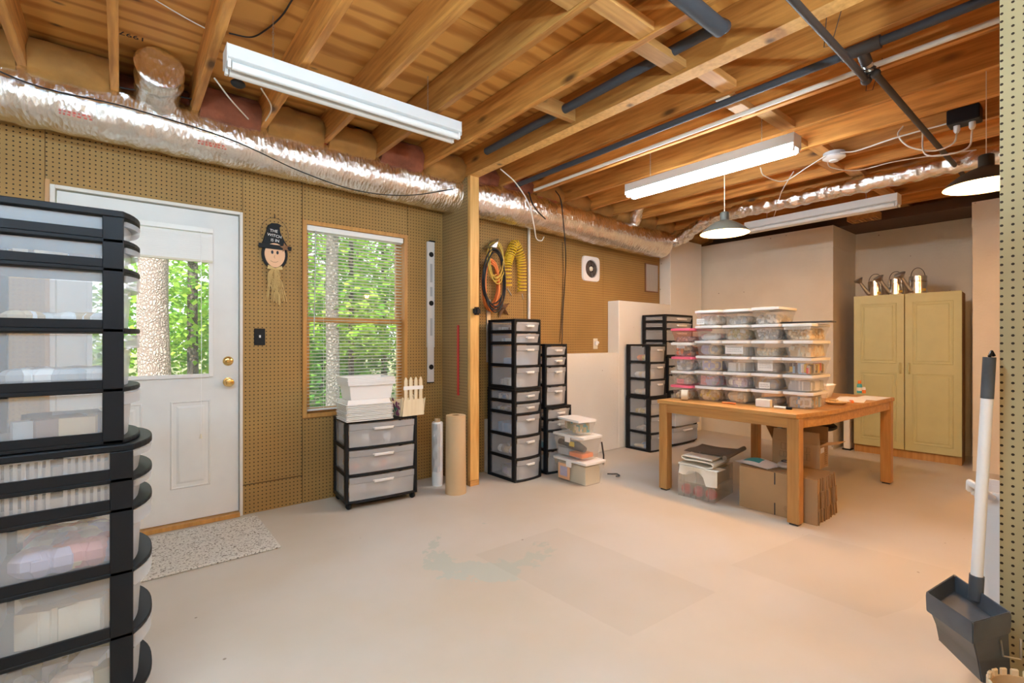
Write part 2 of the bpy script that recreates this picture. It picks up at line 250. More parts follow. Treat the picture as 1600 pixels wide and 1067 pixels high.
# ------------------------------------------------------------------ mesh helpers
class MB:
    def __init__(s): s.v = []; s.f = []; s.m = []
    def add(s, vs, fs, mi=0):
        b = len(s.v); s.v += [tuple(p) for p in vs]; s.f += [tuple(b + i for i in f) for f in fs]; s.m += [mi] * len(fs); return s
    def box(s, x0, x1, y0, y1, z0, z1, mi=0, M=None):
        vs = [Vector(p) for p in ((x0, y0, z0), (x1, y0, z0), (x1, y1, z0), (x0, y1, z0), (x0, y0, z1), (x1, y0, z1), (x1, y1, z1), (x0, y1, z1))]
        if M: vs = [M @ p for p in vs]
        return s.add(vs, [(3, 2, 1, 0), (4, 5, 6, 7), (0, 1, 5, 4), (1, 2, 6, 5), (2, 3, 7, 6), (3, 0, 4, 7)], mi)
    def loft(s, rings, cap=True, closed=True, mi=0):
        n = len(rings[0]); vs = [p for r in rings for p in r]; fs = []
        for i in range(len(rings) - 1):
            for j in range(n if closed else n - 1):
                k = (j + 1) % n; fs.append((i * n + j, i * n + k, (i + 1) * n + k, (i + 1) * n + j))
        if cap: fs.append(tuple(range(n - 1, -1, -1))); fs.append(tuple((len(rings) - 1) * n + j for j in range(n)))
        return s.add(vs, fs, mi)
    def prism(s, poly, a, b, axis=2, mi=0):
        def P(p, h): return {2: (p[0], p[1], h), 1: (p[0], h, p[1]), 0: (h, p[0], p[1])}[axis]
        return s.loft([[P(p, a) for p in poly], [P(p, b) for p in poly]], mi=mi)
    def lathe(s, prof, n=24, c=(0, 0, 0), cap=False, mi=0):
        return s.loft([[(c[0] + r * math.cos(2 * PI * j / n), c[1] + r * math.sin(2 * PI * j / n), c[2] + z) for j in range(n)] for r, z in prof], cap=cap, mi=mi)
    def tube(s, pts, r, n=8, cap=True, mi=0, rf=None):
        pts = [Vector(p) for p in pts]; rings = []; up = None
        for i, p in enumerate(pts):
            t = (pts[min(i + 1, len(pts) - 1)] - pts[max(i - 1, 0)]).normalized()
            if up is None: up = Vector((0, 0, 1)) if abs(t.z) < .9 else Vector((1, 0, 0))
            a = (up - t * up.dot(t)).normalized(); b2 = t.cross(a); up = a
            ring = []
            for j in range(n):
                th = 2 * PI * j / n; rr = r if rf is None else rf(i, j, th, p)
                ring.append(p + (a * math.cos(th) + b2 * math.sin(th)) * rr)
            rings.append(ring)
        return s.loft(rings, cap=cap, mi=mi)
    def cyl(s, p, q, r, n=16, mi=0): return s.tube([p, q], r, n, True, mi)
    def ball(s, c, r, n=8, m=6, mi=0, sq=(1, 1, 1)):
        return s.loft([[(c[0] + sq[0] * r * math.sin(PI * i / m) * math.cos(2 * PI * j / n), c[1] + sq[1] * r * math.sin(PI * i / m) * math.sin(2 * PI * j / n), c[2] - sq[2] * r * math.cos(PI * i / m)) for j in range(n)] for i in ([.02] + list(range(1, m)) + [m - .02])], mi=mi)
    def mesh(s, name, mats, bevel=0, smooth=None, seg=1):
        me = bpy.data.meshes.new(name); me.from_pydata(s.v, [], s.f)
        for m in (mats if isinstance(mats, (list, tuple)) else [mats]): me.materials.append(MATS[m])
        if len(set(s.m)) > 1: me.polygons.foreach_set('material_index', s.m)
        bm = bmesh.new(); bm.from_mesh(me); bmesh.ops.recalc_face_normals(bm, faces=bm.faces)
        if bevel: bmesh.ops.bevel(bm, geom=[e for e in bm.edges if len(e.link_faces) == 2 and e.calc_face_angle(0) > .5], offset=bevel, segments=seg, affect='EDGES', clamp_overlap=True)
        bm.to_mesh(me); bm.free()
        if smooth:
            me.polygons.foreach_set('use_smooth', [True] * len(me.polygons)); me.set_sharp_from_angle(angle=math.radians(smooth))
        return me
def link(name, me, parent=None, loc=None, rot=None):
    o = bpy.data.objects.new(name, me); C.objects.link(o)
    if parent: o.parent = parent
    if loc is not None: o.location = loc
    if rot is not None: o.rotation_euler = rot
    return o
def obj(name, mb, mats, parent=None, bevel=0, smooth=None, loc=None, rot=None, label=None, seg=1):
    o = link(name, mb.mesh(name, mats, bevel, smooth, seg), parent, loc, rot)
    if label: o['label'] = label
    return o
def tag(o, label, cat, group=None, kind=None):
    o['label'] = label; o['category'] = cat
    if group: o['group'] = group
    if kind: o['kind'] = kind
    return o
def thing(name, label, cat, loc=(0, 0, 0), rz=0, group=None):
    o = link(name, None, None, loc, (0, 0, rz)); o.empty_display_size = .05
    return tag(o, label, cat, group)
def struct(name, mb, mats, label, cat, **k):
    o = obj(name, mb, mats, **k); return tag(o, label, cat, kind='structure')
def bx(*a, **k): return MB().box(*a, **k)
ORD = ['top', 'second', 'third', 'fourth', 'fifth', 'sixth', 'seventh', 'eighth', 'ninth', 'tenth', 'eleventh', 'twelfth']

# ================================================================== THE ROOM
YL, YR, YF, XB, XN, HJ, HS = 3.70, 3.56, 3.40, 6.04, 6.78, 2.55, 2.76
XW, YB = -2.4, -2.2                                    # unseen sides of the room
struct('floor', bx(XW - .1, 7.0, YB - .1, 3.82, -.12, 0), 'floor_paint', 'beige painted concrete basement floor with flaked patches', 'floor')
# --- door / window wall
DX0, DX1, DZ = -.309, .640, 2.055                      # outside of the door frame
WX0, WX1, WZ0, WZ1 = 1.025, 1.863, .62, 2.07           # outside of the window trim
mb = MB()
for a in ((XW - .1, DX0, 0, HS), (DX0, DX1, DZ, HS), (DX1, WX0, 0, HS), (WX0, WX1, WZ1, HS), (WX0, WX1, 0, WZ0), (WX1, 2.3, 0, HS)):
    mb.box(a[0], a[1], YL + .012, YL + .13, a[2], a[3])
wl = struct('wall_left', mb, 'dark_wood', 'brown pegboard covered wall holding the white door and window', 'wall')
for a in ((XW, DX0 - .02, 0, HS), (DX0 - .02, DX1, DZ, HS), (DX1, WX0, .205, HS), (DX1, WX0, 0, .2), (WX0 + .002, WX1, WZ1, HS), (WX0 + .002, WX1, 0, WZ0), (WX1 + .002, 2.205, 0, HS)):
    obj('pegboard_panel', bx(a[0] + .0015, a[1] - .0015, YL, YL + .012, a[2], a[3] - .002), 'peg_y', wl)
obj('jamb_strip', bx(DX0 - .02, DX0, YL - .006, YL + .012, 0, 2.08), 'trim_wood', wl)
# --- pegboard wall of the far room
XSTEP = py(967, 500, YF).x; XCOL = py(1030, 450, YR).x
wf = struct('wall_left_far', bx(2.293, 6.0, YR + .01, YL + .13, 0, HS), 'dark_wood', 'tan pegboard wall of the far room above the white half wall', 'wall')
xs = [2.293, 3.03, 4.2, 5.6]
for a, b in zip(xs, xs[1:]): obj('pegboard_panel', bx(a + .0015, b - .0015, YR, YR + .01, 0, HS), 'peg_y', wf)
mb = MB().box(3.35, XSTEP, YF, YR - .001, 0, 1.055).box(XSTEP, XCOL, YF, YR - .001, 0, 1.635).box(XCOL, 6.0, YF, YR - .001, 0, 2.47)
struct('wall_foundation', mb, 'white_masonry', 'stepped white painted concrete foundation wall below the tan pegboard', 'wall', bevel=.006)
# --- back concrete wall with niche
mb = MB()
YN0, YN1 = .776, 1.887
for (a, b) in ((YN1, YR + .1), (YB, YN0)):
    mb.box(XB, 6.95, a, b, 0, 2.215); mb.box(XB - .006, 6.95, a - (.004 if a == YN1 else 0), b + (.004 if b == YN0 else 0), 2.215, 2.45)
mb.box(XN, 6.95, YN0, YN1, 0, 2.2); mb.box(XN - .006, 6.95, YN0, YN1, 2.2, 2.45)
wb = struct('wall_back', mb, 'concrete_paint', 'cream painted rough concrete wall with a recessed niche at the far end', 'wall')
obj('sill_plate', bx(6.2, 6.98, YB, 3.6, 2.452, 2.55), 'dark_wood', wb)
obj('rim_board', bx(6.93, 6.98, YB, 3.8, 2.55, HS), 'dark_wood', wb)
# --- stub partition with post, and right partition
sp = struct('wall_partition', bx(2.214, 2.285, 3.302, YL + .01, 0, 2.535), 'dark_wood', 'short pegboard covered partition between window and hanging cords', 'wall')
obj('pegboard_panel', bx(2.204, 2.212, 3.302, YL - .001, 0, 2.53), 'peg_x', sp)
obj('post', bx(2.205, 2.292, 3.262, 3.30, .045, 2.533), 'post_wood', sp, bevel=.003)
obj('post_foot', bx(2.205, 2.292, 3.262, 3.30, 0, .043), 'block_wood', sp)
wr = struct('wall_right', bx(2.262, 2.345, YB, .222, 0, 2.535), 'dark_wood', 'greenish pegboard covered partition at the right edge', 'wall')
obj('pegboard_panel', bx(2.25, 2.26, YB, .224, .002, 2.535), 'peg_pale', wr)
struct('wall_rear', bx(XW - .1, 7.0, YB - .12, YB - .001, 0, HS), 'concrete_paint', 'cream painted wall behind the viewpoint', 'wall')
struct('wall_side', bx(XW - .12, XW - .001, YB, 3.83, 0, HS), 'concrete_paint', 'cream painted wall closing the near side of the room', 'wall')
# --- ceiling: plywood, joists, blocking, beam, insulation
ce = struct('ceiling', bx(XW - .1, 7.0, YB - .1, 3.83, HS + .002, HS + .03), 'dark_wood', 'open wood ceiling of joists under plywood subfloor', 'ceiling')
for i in range(5):
    for k in range(3):
        x0 = XW - .1 + i * 2.0; y0 = -2.3 + k * 2.44 - (.6 if i % 2 else 0)
        obj('plywood_panel', bx(x0 + .001, min(x0 + 1.998, 7.0), y0, y0 + 2.437, HS - .012, HS + .002), 'plywood', ce)
LJ = [-2.26, -1.88, -1.50, -1.12, -.745, -.365, -.01, .36, .725, 1.11, 1.485, 1.87]
RJ = [2.62, 3.0, 3.4, 3.80, 4.18, 4.55, 4.93, 5.31, 5.69, 6.07, 6.45, 6.83]
jme = {}
for i, x in enumerate(LJ + RJ):
    y1 = 3.69 if x < 2.2 else 3.69
    mbj = bx(-.038, 0, YB, y1, HJ, HS - .013)
    obj('joist', mbj, 'joist_wood', ce, bevel=.002, loc=(x, 0, R.uniform(-.004, .004)))
for k, (a, b) in enumerate(((2.205, 2.246), (2.248, 2.293))):
    obj('beam', bx(a, b, YB, 3.69, 2.537, HS - .013), 'joist_wood', ce, bevel=.002)
obj('beam_plate', bx(2.203, 2.293, YB, 3.30, 2.535, 2.5365), 'post_wood', ce)
allj = sorted(LJ + [2.293] + RJ)
for i, (a, b) in enumerate(zip(allj, allj[1:])):
    if a < .9: continue
    yy = 1.29 + (.04 if i % 2 else -.03)
    rx = b - .038 if abs(b - 2.293) > .01 else 2.205
    obj('blocking', bx(a + .001, rx - .001, yy, yy + .085, HJ + .004, HJ + .044), 'block_wood', ce, bevel=.002)
obj('blocking', bx(1.871, 2.204, 2.09, 2.128, HJ + .004, HJ + .09), 'block_wood', ce, bevel=.002)
def batt(x0, x1, mat, y=3.42):
    m = MB(); rings = []
    for i in range(7):
        t = i / 6; x = x0 + (x1 - x0) * t; bul = math.sin(PI * (t * .8 + .1)) * .02
        rings.append([(x, 3.688, 2.44), (x, 3.62 - bul, 2.44 + R.uniform(-.01, .01)), (x, y + .06 - bul, 2.52), (x, y + .03 - bul + R.uniform(-.012, .012), 2.62), (x, y + .09 - bul, 2.70 + R.uniform(-.02, .01)), (x, y + .16, 2.742), (x, 3.688, 2.742)])
    m.loft(rings); obj('insulation_batt', m, mat, ce, smooth=80)
for i, (a, b) in enumerate(zip(allj, allj[1:])):
    if a < -1.2: continue
    rx = b - .038 if abs(b - 2.293) > .01 else 2.205
    batt(a + .002, rx - .002, 'insul_pink' if (-.1 < a < .6 or 1.4 < a < 1.6 or 2.2 < a < 2.7) else 'insul_kraft', (3.31 if not -.1 < a < .2 else 3.45) + R.uniform(-.02, .03))

# ================================================================== DOOR
door = tag(link('door_1', None, loc=(0, 0, 0)), 'white half glass entry door with raised panels and brass knobs', 'door', kind='structure')
fr = MB().box(DX0, DX0 + .022, YL - .012, YL + .10, 0, DZ).box(DX1 - .018, DX1, YL - .012, YL + .10, 0, DZ).box(DX0 + .022, DX1 - .018, YL - .012, YL + .10, DZ - .02, DZ)
obj('door_frame', fr, 'frame_paint', door, bevel=.002)
obj('threshold', bx(DX0 + .024, DX1 - .02, YL - .03, YL + .12, .002, .028), 'trim_wood', door)
SX0, SX1 = DX0 + .028, DX1 - .023; LX0, LX1, LZ0, LZ1 = SX0 + .13, .465, .95, 1.905
yd = YL + .012
sl = MB().box(SX0, LX0, yd, yd + .044, .034, 2.028).box(LX1, SX1, yd, yd + .044, .034, 2.028).box(LX0, LX1, yd, yd + .044, .034, LZ0).box(LX0, LX1, yd, yd + .044, LZ1, 2.028)
obj('door_slab', sl, 'door_paint', door)
def raised(x0, x1, z0, z1):
    m = MB(); y = yd
    def rect(i, yy): return [(x0 + i, yy, z0 + i), (x1 - i, yy, z0 + i), (x1 - i, yy, z1 - i), (x0 + i, yy, z1 - i)]
    m.loft([rect(0, y - .0005), rect(.006, y - .006), rect(.014, y - .0008), rect(.032, y - .001), rect(.045, y - .007), rect(.05, y - .007)], cap=True)
    obj('door_panel', m, 'door_paint', door)
raised(.238, .455, .243, .80); raised(-.13, .098, .243, .80)
m = MB()
for (a, b, c2, d) in ((LX0 - .005, LX0 + .02, LZ0, LZ1), (LX1 - .02, LX1 + .005, LZ0, LZ1), (LX0 + .02, LX1 - .02, LZ0 - .005, LZ0 + .02), (LX0 + .02, LX1 - .02, LZ1 - .02, LZ1 + .005)): m.box(a, b, yd - .012, yd - .0005, c2, d)
obj('glass_frame', m, 'white_paint', door, bevel=.003)
obj('glass_pane', bx(LX0, LX1, yd + .018, yd + .022, LZ0, LZ1), 'glass', door)
def knob(z, big):
    m = MB(); n = 20
    pr = [(.031, 0), (.031, .006), (.012, .01), (.012, .03), (.026, .038), (.029, .05), (.024, .062), (.008, .066), (.0005, .0665)] if big else [(.032, 0), (.031, .008), (.024, .016), (.012, .018), (.010, .022), (.0005, .0225)]
    m.lathe(pr, n); o = obj('door_knob' if big else 'deadbolt', m, 'brass', door, smooth=40, loc=(.556, yd - .0005, z), rot=(PI / 2, 0, 0))
knob(.908, True); knob(1.049, False)
def slats(parent, x0, x1, z0, z1, pitch, y, tilt, mat='blind_white', depth=.025):
    me = MB()
    n = 4; pts = []
    for k in range(n + 1):
        t = k / n - .5; pts.append((t * depth, .0025 * (1 - 4 * t * t)))
    ca, sa = math.cos(tilt), math.sin(tilt)
    rr = [[(x, p[0] * ca - p[1] * sa, p[0] * sa + p[1] * ca) for p in pts] + [(x, p[0] * ca - (p[1] - .0006) * sa, p[0] * sa + (p[1] - .0006) * ca) for p in reversed(pts)] for x in (x0, x1)]
    me.loft(rr); mesh = me.mesh('slat', mat)
    z = z0
    while z < z1: link('slat', mesh, parent, (0, y, z)); z += pitch
db = thing('door_blind', 'white mini blind pulled up above the door glass', 'blind', (LX0, YL - .03, 1.69))
slats(db, .0, LX1 - LX0 - .004, .022, .19, .013, 0, 1.15)
obj('head_rail', bx(0, LX1 - LX0 - .002, -.014, .02, .192, .222), 'blind_white', db, bevel=.002)
obj('bottom_rail', bx(0, LX1 - LX0 - .002, -.013, .013, 0, .014), 'beige_box', db, bevel=.003)
x = .395 - LX0
obj('pull_cord', MB().tube([(x, -.02, .2), (x + .003, -.022, -.5), (x, -.02, -1.10)], .0016, 6), 'white_plastic', db)
obj('tassel', MB().lathe([(.003, .03), (.006, .015), (.009, 0), (.0005, -.001)], 10, (x, -.02, -1.13)), 'beige_box', db)
dm = bx(-.20, .709, 2.97, 3.60, .001, .014); tag(obj('door_mat', dm, 'mat_pile', bevel=.005), 'speckled off white door mat on the floor in front of the door', 'mat')

# ================================================================== WINDOW
win = tag(link('window_1', None), 'oak trimmed double hung window with white mini blind', 'window', kind='structure')
T = .030
for a in ((WX0, WX0 + T, WZ0, WZ1), (WX1 - T, WX1, WZ0, WZ1), (WX0 + T, WX1 - T, WZ1 - T, WZ1), (WX0 + T, WX1 - T, WZ0, WZ0 + T)):
    obj('window_trim', bx(a[0], a[1], YL - .016, YL + .125, a[2], a[3]), 'trim_wood', win, bevel=.002)
ZM = 1.348
for k, (z0, z1, y0) in enumerate(((ZM - .02, WZ1 - T, .075), (WZ0 + T, ZM + .012, .045))):
    m = MB(); x0, x1 = WX0 + T, WX1 - T; y = YL + y0; t = .034
    m.box(x0, x0 + t, y, y + .03, z0, z1).box(x1 - t, x1, y, y + .03, z0, z1).box(x0 + t, x1 - t, y, y + .03, z1 - t, z1).box(x0 + t, x1 - t, y, y + .03, z0, z0 + t)
    s_ = obj('sash', m, 'trim_wood', win); obj('pane', bx(x0 + t, x1 - t, y + .013, y + .017, z0 + t, z1 - t), 'glass', s_)
wbd = thing('window_blind', 'white mini blind lowered with open slats inside the oak window', 'blind', (WX0 + T + .004, YL + .018, WZ0 + T + .015))
W_ = WX1 - WX0 - 2 * T - .008; H_ = WZ1 - WZ0 - 2 * T - .015
slats(wbd, .006, W_ - .006, .025, H_ - .05, .025, 0, -.22)
obj('head_rail', bx(0, W_, -.02, .018, H_ - .042, H_ - .002), 'blind_white', wbd, bevel=.003)
obj('bottom_rail', bx(.003, W_ - .003, -.013, .013, 0, .014), 'blind_white', wbd, bevel=.004)
obj('wand', MB().tube([(.06, -.026, H_ - .04), (.045, -.034, .55)], .004, 6), 'grey', wbd)
for xx in (.12, W_ - .12): obj('ladder_cord', MB().tube([(xx, -.0145, H_ - .04), (xx, -.0145, .01)], .0009, 5), 'white_plastic', wbd)

# ================================================================== OUTDOORS
struct('ground_outside', bx(-40, 60, 3.95, 70, -.35, -.2), 'ground', 'leafy woodland ground outside the door and window', 'ground')
def tree(label, x, y, r, h, crown, nleaf, mat, barkm, lean=0, leaf=.11, group='trees outside'):
    t = thing('woodland_tree', label, 'tree', (x, y, -.2), 0, group)
    pts = [(lean * (z / h) + .03 * r * math.sin(z * 2), 0, z) for z in [h * i / 24 for i in range(25)]]
    obj('trunk', MB().tube(pts, r, 18, rf=lambda i, j, th, p: r * (1 - .45 * i / 24) * (1 + .05 * math.sin(3 * th + i) + (.25 if i == 0 else 0))), barkm, t, smooth=60)
    if nleaf:
        m = MB()
        vs = []; fs = []
        for _ in range(nleaf):
            cx, cy, cz, rx, rz = R.choice(crown)
            while True:
                p = Vector((R.uniform(-1, 1), R.uniform(-1, 1), R.uniform(-1, 1)))
                if p.length < 1: break
            p = Vector((cx + p.x * rx, cy + p.y * rx, cz + p.z * rz))
            s = leaf * R.uniform(.6, 1.3); ax = Vector((R.uniform(-1, 1), R.uniform(-1, 1), R.uniform(-.5, .2))).normalized()
            nn = Vector((R.uniform(-.6, .6), R.uniform(-1, .2), R.uniform(.1, 1))).normalized(); sd_ = ax.cross(nn).normalized(); nn = sd_.cross(ax)
            b = len(vs)
            vs += [p, p + ax * s * .45 + sd_ * s * .42 + nn * s * .08, p + ax * s * 1.1, p + ax * s * .45 - sd_ * s * .42 + nn * s * .08]
            fs += [(b, b + 1, b + 2), (b, b + 2, b + 3)]
        m.add(vs, fs); me = bpy.data.meshes.new('foliage'); me.from_pydata(m.v, [], m.f); me.materials.append(MATS[mat])
        f = link('foliage', me, t); f['kind'] = 'stuff'
    return t
tree('thick pale barked pine trunk close outside the door glass',   .36, 8.6, .205, 9, [(0, 0, 8.2, 1.6, 1.2)], 500, 'leaf_mid', 'pine_bark')
tree('slim dark trunked tree right of the pine outside the door', .98, 10.2, .09, 8, [(.2, 0, 2.1, 1.0, 1.1), (.5, .5, 4, 1.6, 1.3)], 2600, 'leaf_bright', 'dark_bark')
tree('leafy bright green tree filling the right of the door glass', 1.7, 12.0, .10, 8, [(0, 0, 3.0, 1.5, 1.6), (-.4, -.6, 1.2, 1.0, .8)], 3000, 'leaf_bright', 'dark_bark')
tree('bright green sapling left of the pine outside the door', -.45, 10.5, .05, 6, [(.1, 0, 2.2, .9, 1.5), (.2, 0, .9, .7, .7)], 1800, 'leaf_bright', 'dark_bark')
tree('dark green tree far behind the pine outside the door', .5, 18.0, .16, 10, [(0, 0, 4.2, 3.2, 2.6), (1.2, 0, 2.0, 2.0, 1.3)], 3200, 'leaf_mid', 'dark_bark', leaf=.17)
tree('grey trunk behind the left of the window blind', 2.42, 7.2, .10, 9, [(.3, .3, 4.2, 1.5, 1.2)], 1200, 'leaf_bright', 'grey_bark')
tree('bright green understory tree in the middle of the window', 3.0, 8.0, .05, 5, [(.1, 0, 1.8, 1.1, .7), (.2, .2, 2.8, 1.2, .9)], 3200, 'leaf_bright', 'dark_bark')
tree('slender tree behind the right side of the window', 4.3, 9.6, .07, 7, [(0, 0, 2.6, 1.1, 1.2), (-.6, 0, 1.3, .8, .6)], 2600, 'leaf_mid', 'dark_bark')
tree('deep green shrub low behind the right window pane', 4.2, 10.6, .05, 2.2, [(0, 0, .9, 1.3, .8), (-.9, 0, .7, .9, .6)], 1800, 'leaf_dark', 'dark_bark')
tree('large dark tree far behind the window', 6.0, 15.5, .22, 11, [(0, 0, 4.2, 2.9, 2.4), (-1, 0, 2.0, 2.0, 1.4)], 3800, 'leaf_dark', 'dark_bark', leaf=.16)
tree('broad mid green tree far beyond the left of the window', 3.9, 14.0, .15, 10, [(0, 0, 3.4, 2.3, 2.2), (0, 0, 1.6, 1.8, 1.0)], 3600, 'leaf_mid', 'dark_bark', leaf=.15)
tree('low green bush at the foot of the trees outside the window', 2.9, 9.2, .03, 1.2, [(0, 0, .75, .9, .6)], 1100, 'leaf_mid', 'dark_bark')

# ================================================================== CEILING SERVICES
def wiggle(p, s): return noise.noise(Vector(p) * s)
def foil_tube(path, r, seg=52, amp=.004, crimp=True, seed=0):
    def rf(i, j, th, p):
        q = Vector((math.cos(th) * r, math.sin(th) * r, i * .02 + seed))
        v = r + amp * 1.2 * noise.noise(q * 9) + amp * .9 * noise.noise(q * 26) + .003 * math.sin(i * .8)
        if crimp:
            d = (th - PI * .36 + PI) % (2 * PI) - PI + .12 * math.sin(i * .021)
            if abs(d) < .30: v += .020 * (1 - abs(d) / .30) * max(0, noise.noise(Vector((i * .55, th * 5, seed))) + .30)
        return v
    return MB().tube(path, r, seg, rf=rf)
def spline(pts, n=12):
    pts = [Vector(p) for p in pts]; out = []
    P = [pts[0] * 2 - pts[1]] + pts + [pts[-1] * 2 - pts[-2]]
    for i in range(1, len(P) - 2):
        for k in range(n):
            t = k / n; a, b, c, d = P[i - 1:i + 3]
            out.append(.5 * ((2 * b) + (c - a) * t + (2 * a - 5 * b + 4 * c - d) * t * t + (3 * b - a - 3 * c + d) * t ** 3))
    out.append(pts[-1]); return out
def resample(path, step):
    out = [path[0]]; acc = 0
    for a, b in zip(path, path[1:]):
        L = (b - a).length; t = step - acc
        while t < L: out.append(a.lerp(b, t / L)); t += step
        acc = (acc + L) % step if L else acc
    out.append(path[-1]); return out
du = thing('foil_duct', 'large silver foil wrapped air duct along the top of the door wall', 'duct', (0, 3.5, 2.42))
O = Vector((0, 3.5, 2.42))
pth = resample(spline([Vector(p) - O for p in ((-2.3, 3.53, 2.46), (-.5, 3.53, 2.46), (1.0, 3.525, 2.45), (2.15, 3.515, 2.432), (2.75, 3.40, 2.40), (3.6, 3.385, 2.37), (4.5, 3.35, 2.33), (4.95, 3.30, 2.32))], 20), .02)
obj('duct_run', foil_tube(pth, .155), 'foil', du, smooth=70)
obj('duct_takeoff', foil_tube(resample(spline([Vector(p) - O for p in ((.16, 3.50, 2.49), (.16, 3.40, 2.57), (.16, 3.28, 2.62), (.16, 3.16, 2.635))], 14), .015), .105, 34, .010, False, 9), 'foil', du, smooth=70)
obj('duct_takeoff', foil_tube(resample(spline([Vector(p) - O for p in ((4.42, 3.34, 2.40), (4.42, 3.30, 2.52), (4.36, 3.2, 2.66))], 14), .015), .07, 30, .006, False, 19), 'foil', du, smooth=70)
bd = thing('branch_duct', 'narrow silver foil flexible duct crossing below the far joists', 'duct', (4.75, 1.5, 2.45))
O2 = Vector((4.75, 1.5, 2.45))
obj('duct_run', foil_tube(resample(spline([Vector(p) - O2 for p in ((4.93, 3.28, 2.33), (5.02, 3.10, 2.37), (4.86, 2.75, 2.45), (4.78, 2.3, 2.475), (4.75, 1.5, 2.475), (4.72, .6, 2.475), (4.70, -1.0, 2.475))], 16), .014), .066, 30, .010, False, 5), 'foil', bd, smooth=60)
# red print on the big duct: unreadable warning text in rows
for (xa, wd) in ((.95, .30), (1.75, .22), (2.95, .26), (-.25, .12), (.35, .14)):
    m = MB(); r0 = .166
    for row in range(4 if wd > .2 else 2):
        x = xa
        while x < xa + wd:
            ww = R.uniform(.008, .022); th = math.radians((50 if wd > .2 else -28) - row * 5)
            cy = (3.525 if xa < 2.2 else 3.41) - 3.5; cz = (2.448 if xa < 2.2 else 2.395) - 2.42
            for k in range(2):
                t0 = th - .03 * k; t1 = t0 - .018
                m.add([(x, cy - math.cos(t0) * r0, cz + math.sin(t0) * r0), (x + ww * .8, cy - math.cos(t0) * r0, cz + math.sin(t0) * r0), (x + ww * .8, cy - math.cos(t1) * r0, cz + math.sin(t1) * r0), (x, cy - math.cos(t1) * r0, cz + math.sin(t1) * r0)], [(0, 1, 2, 3)])
            x += ww + .005
    obj('red_print', m, 'red', du)
def shop_light(label, loc, rz, lit, L=1.24, chain=(.2, 1.04), lamp='tube_lit'):
    t = thing('shop_light', label, 'light fixture', loc, rz, 'fluorescent shop lights')
    prof = [(-.05, .085), (.05, .085), (.062, .02), (.030, .014), (-.030, .014), (-.062, .02)]
    obj('housing', MB().prism(prof, 0, L, 0), 'white_paint', t, bevel=.002)
    for y in (-.036, .036):
        obj('tube', MB().cyl((.02, y, -.006), (L - .02, y, -.006), .0185, 14), lamp if lit else 'tube_off', t, smooth=40)
    for x in (.002, L - .016):
        for y in (-.036, .036): obj('tube_socket', MB().box(x, x + .014, y - .012, y + .012, -.022, .018), 'white_plastic', t, bevel=.002)
        obj('end_plate', bx(x + (-.004 if x < .5 else .015), x + (-.001 if x < .5 else .018), -.056, .056, .0, .083), 'white_paint', t)
    for x in chain:
        zz = HS - .013 - loc[2]
        m = MB()
        k = 0; z = .086
        while z < zz:
            m.tube([(x + .004 * math.cos(a) * (k % 2), .004 * math.cos(a) * (1 - k % 2), z + .008 + .009 * math.sin(a)) for a in [2 * PI * q / 8 for q in range(9)]], .001, 4); z += .015; k += 1
        obj('chain', m, 'zinc', t)
    return t
shop_light('unlit white twin tube shop light hanging near the door', (.368, 2.53, 2.435), 0, False)
shop_light('lit white twin tube shop light glowing above the worktable', (3.20, 2.44, 2.36), -PI / 2, True, 1.25)
shop_light('unlit shop light near the cream back wall', (5.06, 2.36, 2.325), -PI / 2 - .03, False, 1.27)
shop_light('added fill shop light overhead left of the viewpoint, above the near drawer towers', (-1.35, .85, 2.42), 0, True, lamp='tube_fill')  # added out of frame to brighten the near room
shop_light('added fill shop light directly overhead just above the viewpoint', (.0, .80, 2.42), 0, True, lamp='tube_fill')  # second added fill fixture, unseen above the frame
tag(obj('light_plug', MB().ball((0, 0, 0), 1, 10, 8, 0, (.035, .025, .022)).cyl((0, 0, .01), (.03, .03, .07), .004, 6), 'rubber', smooth=60, loc=pz(372, 131, 2.50)), 'black plug bundle hanging behind the unlit light', 'plug')
def pendant(label, loc, sag=0):
    t = thing('pendant_lamp', label, 'lamp', loc, 0, 'pendant barn lamps')
    pr = [(.178, 0), (.180, .003), (.172, .012), (.15, .035), (.115, .062), (.07, .088), (.038, .10), (.033, .105), (.033, .16), (.028, .166), (.004, .168)]
    inn = [(.003, .164), (.026, .160), (.030, .10), (.036, .094), (.068, .083), (.112, .057), (.147, .031), (.17, .009), (.178, 0)]
    obj('shade', MB().lathe(pr, 40), 'shade_green', t, smooth=50)
    obj('reflector', MB().lathe(inn, 40), 'enamel', t, smooth=50)
    obj('bulb', MB().ball((0, 0, .045), .034, 16, 10), 'bulb_lit', t, smooth=60)
    obj('cord', MB().tube([(0, 0, .165), (0, 0, HS - .0125 - loc[2])], .0022, 6), 'tan_lt', t)
    ld = bpy.data.lights.new('pendant_glow', 'POINT'); ld.energy = BULB_POWER; ld.color = (1, .50, .16); ld.shadow_soft_size = .04
    lo = bpy.data.objects.new('pendant_glow', ld); C.objects.link(lo); lo.parent = t; lo.location = (0, 0, .012)
p = pz(1132, 365, 2.02); pendant('dark enamel pendant lamp lit over the worktable', (p.x, p.y, 2.02))
p = pz(1541, 290, 2.02); pendant('dark enamel pendant lamp lit beside the right partition', (p.x, p.y, 2.02))
pendant('added dark enamel pendant lamp lit in the hidden right part of the far room', (3.55, -1.1, 2.02))  # added unseen lamp, extra warm light for the far room
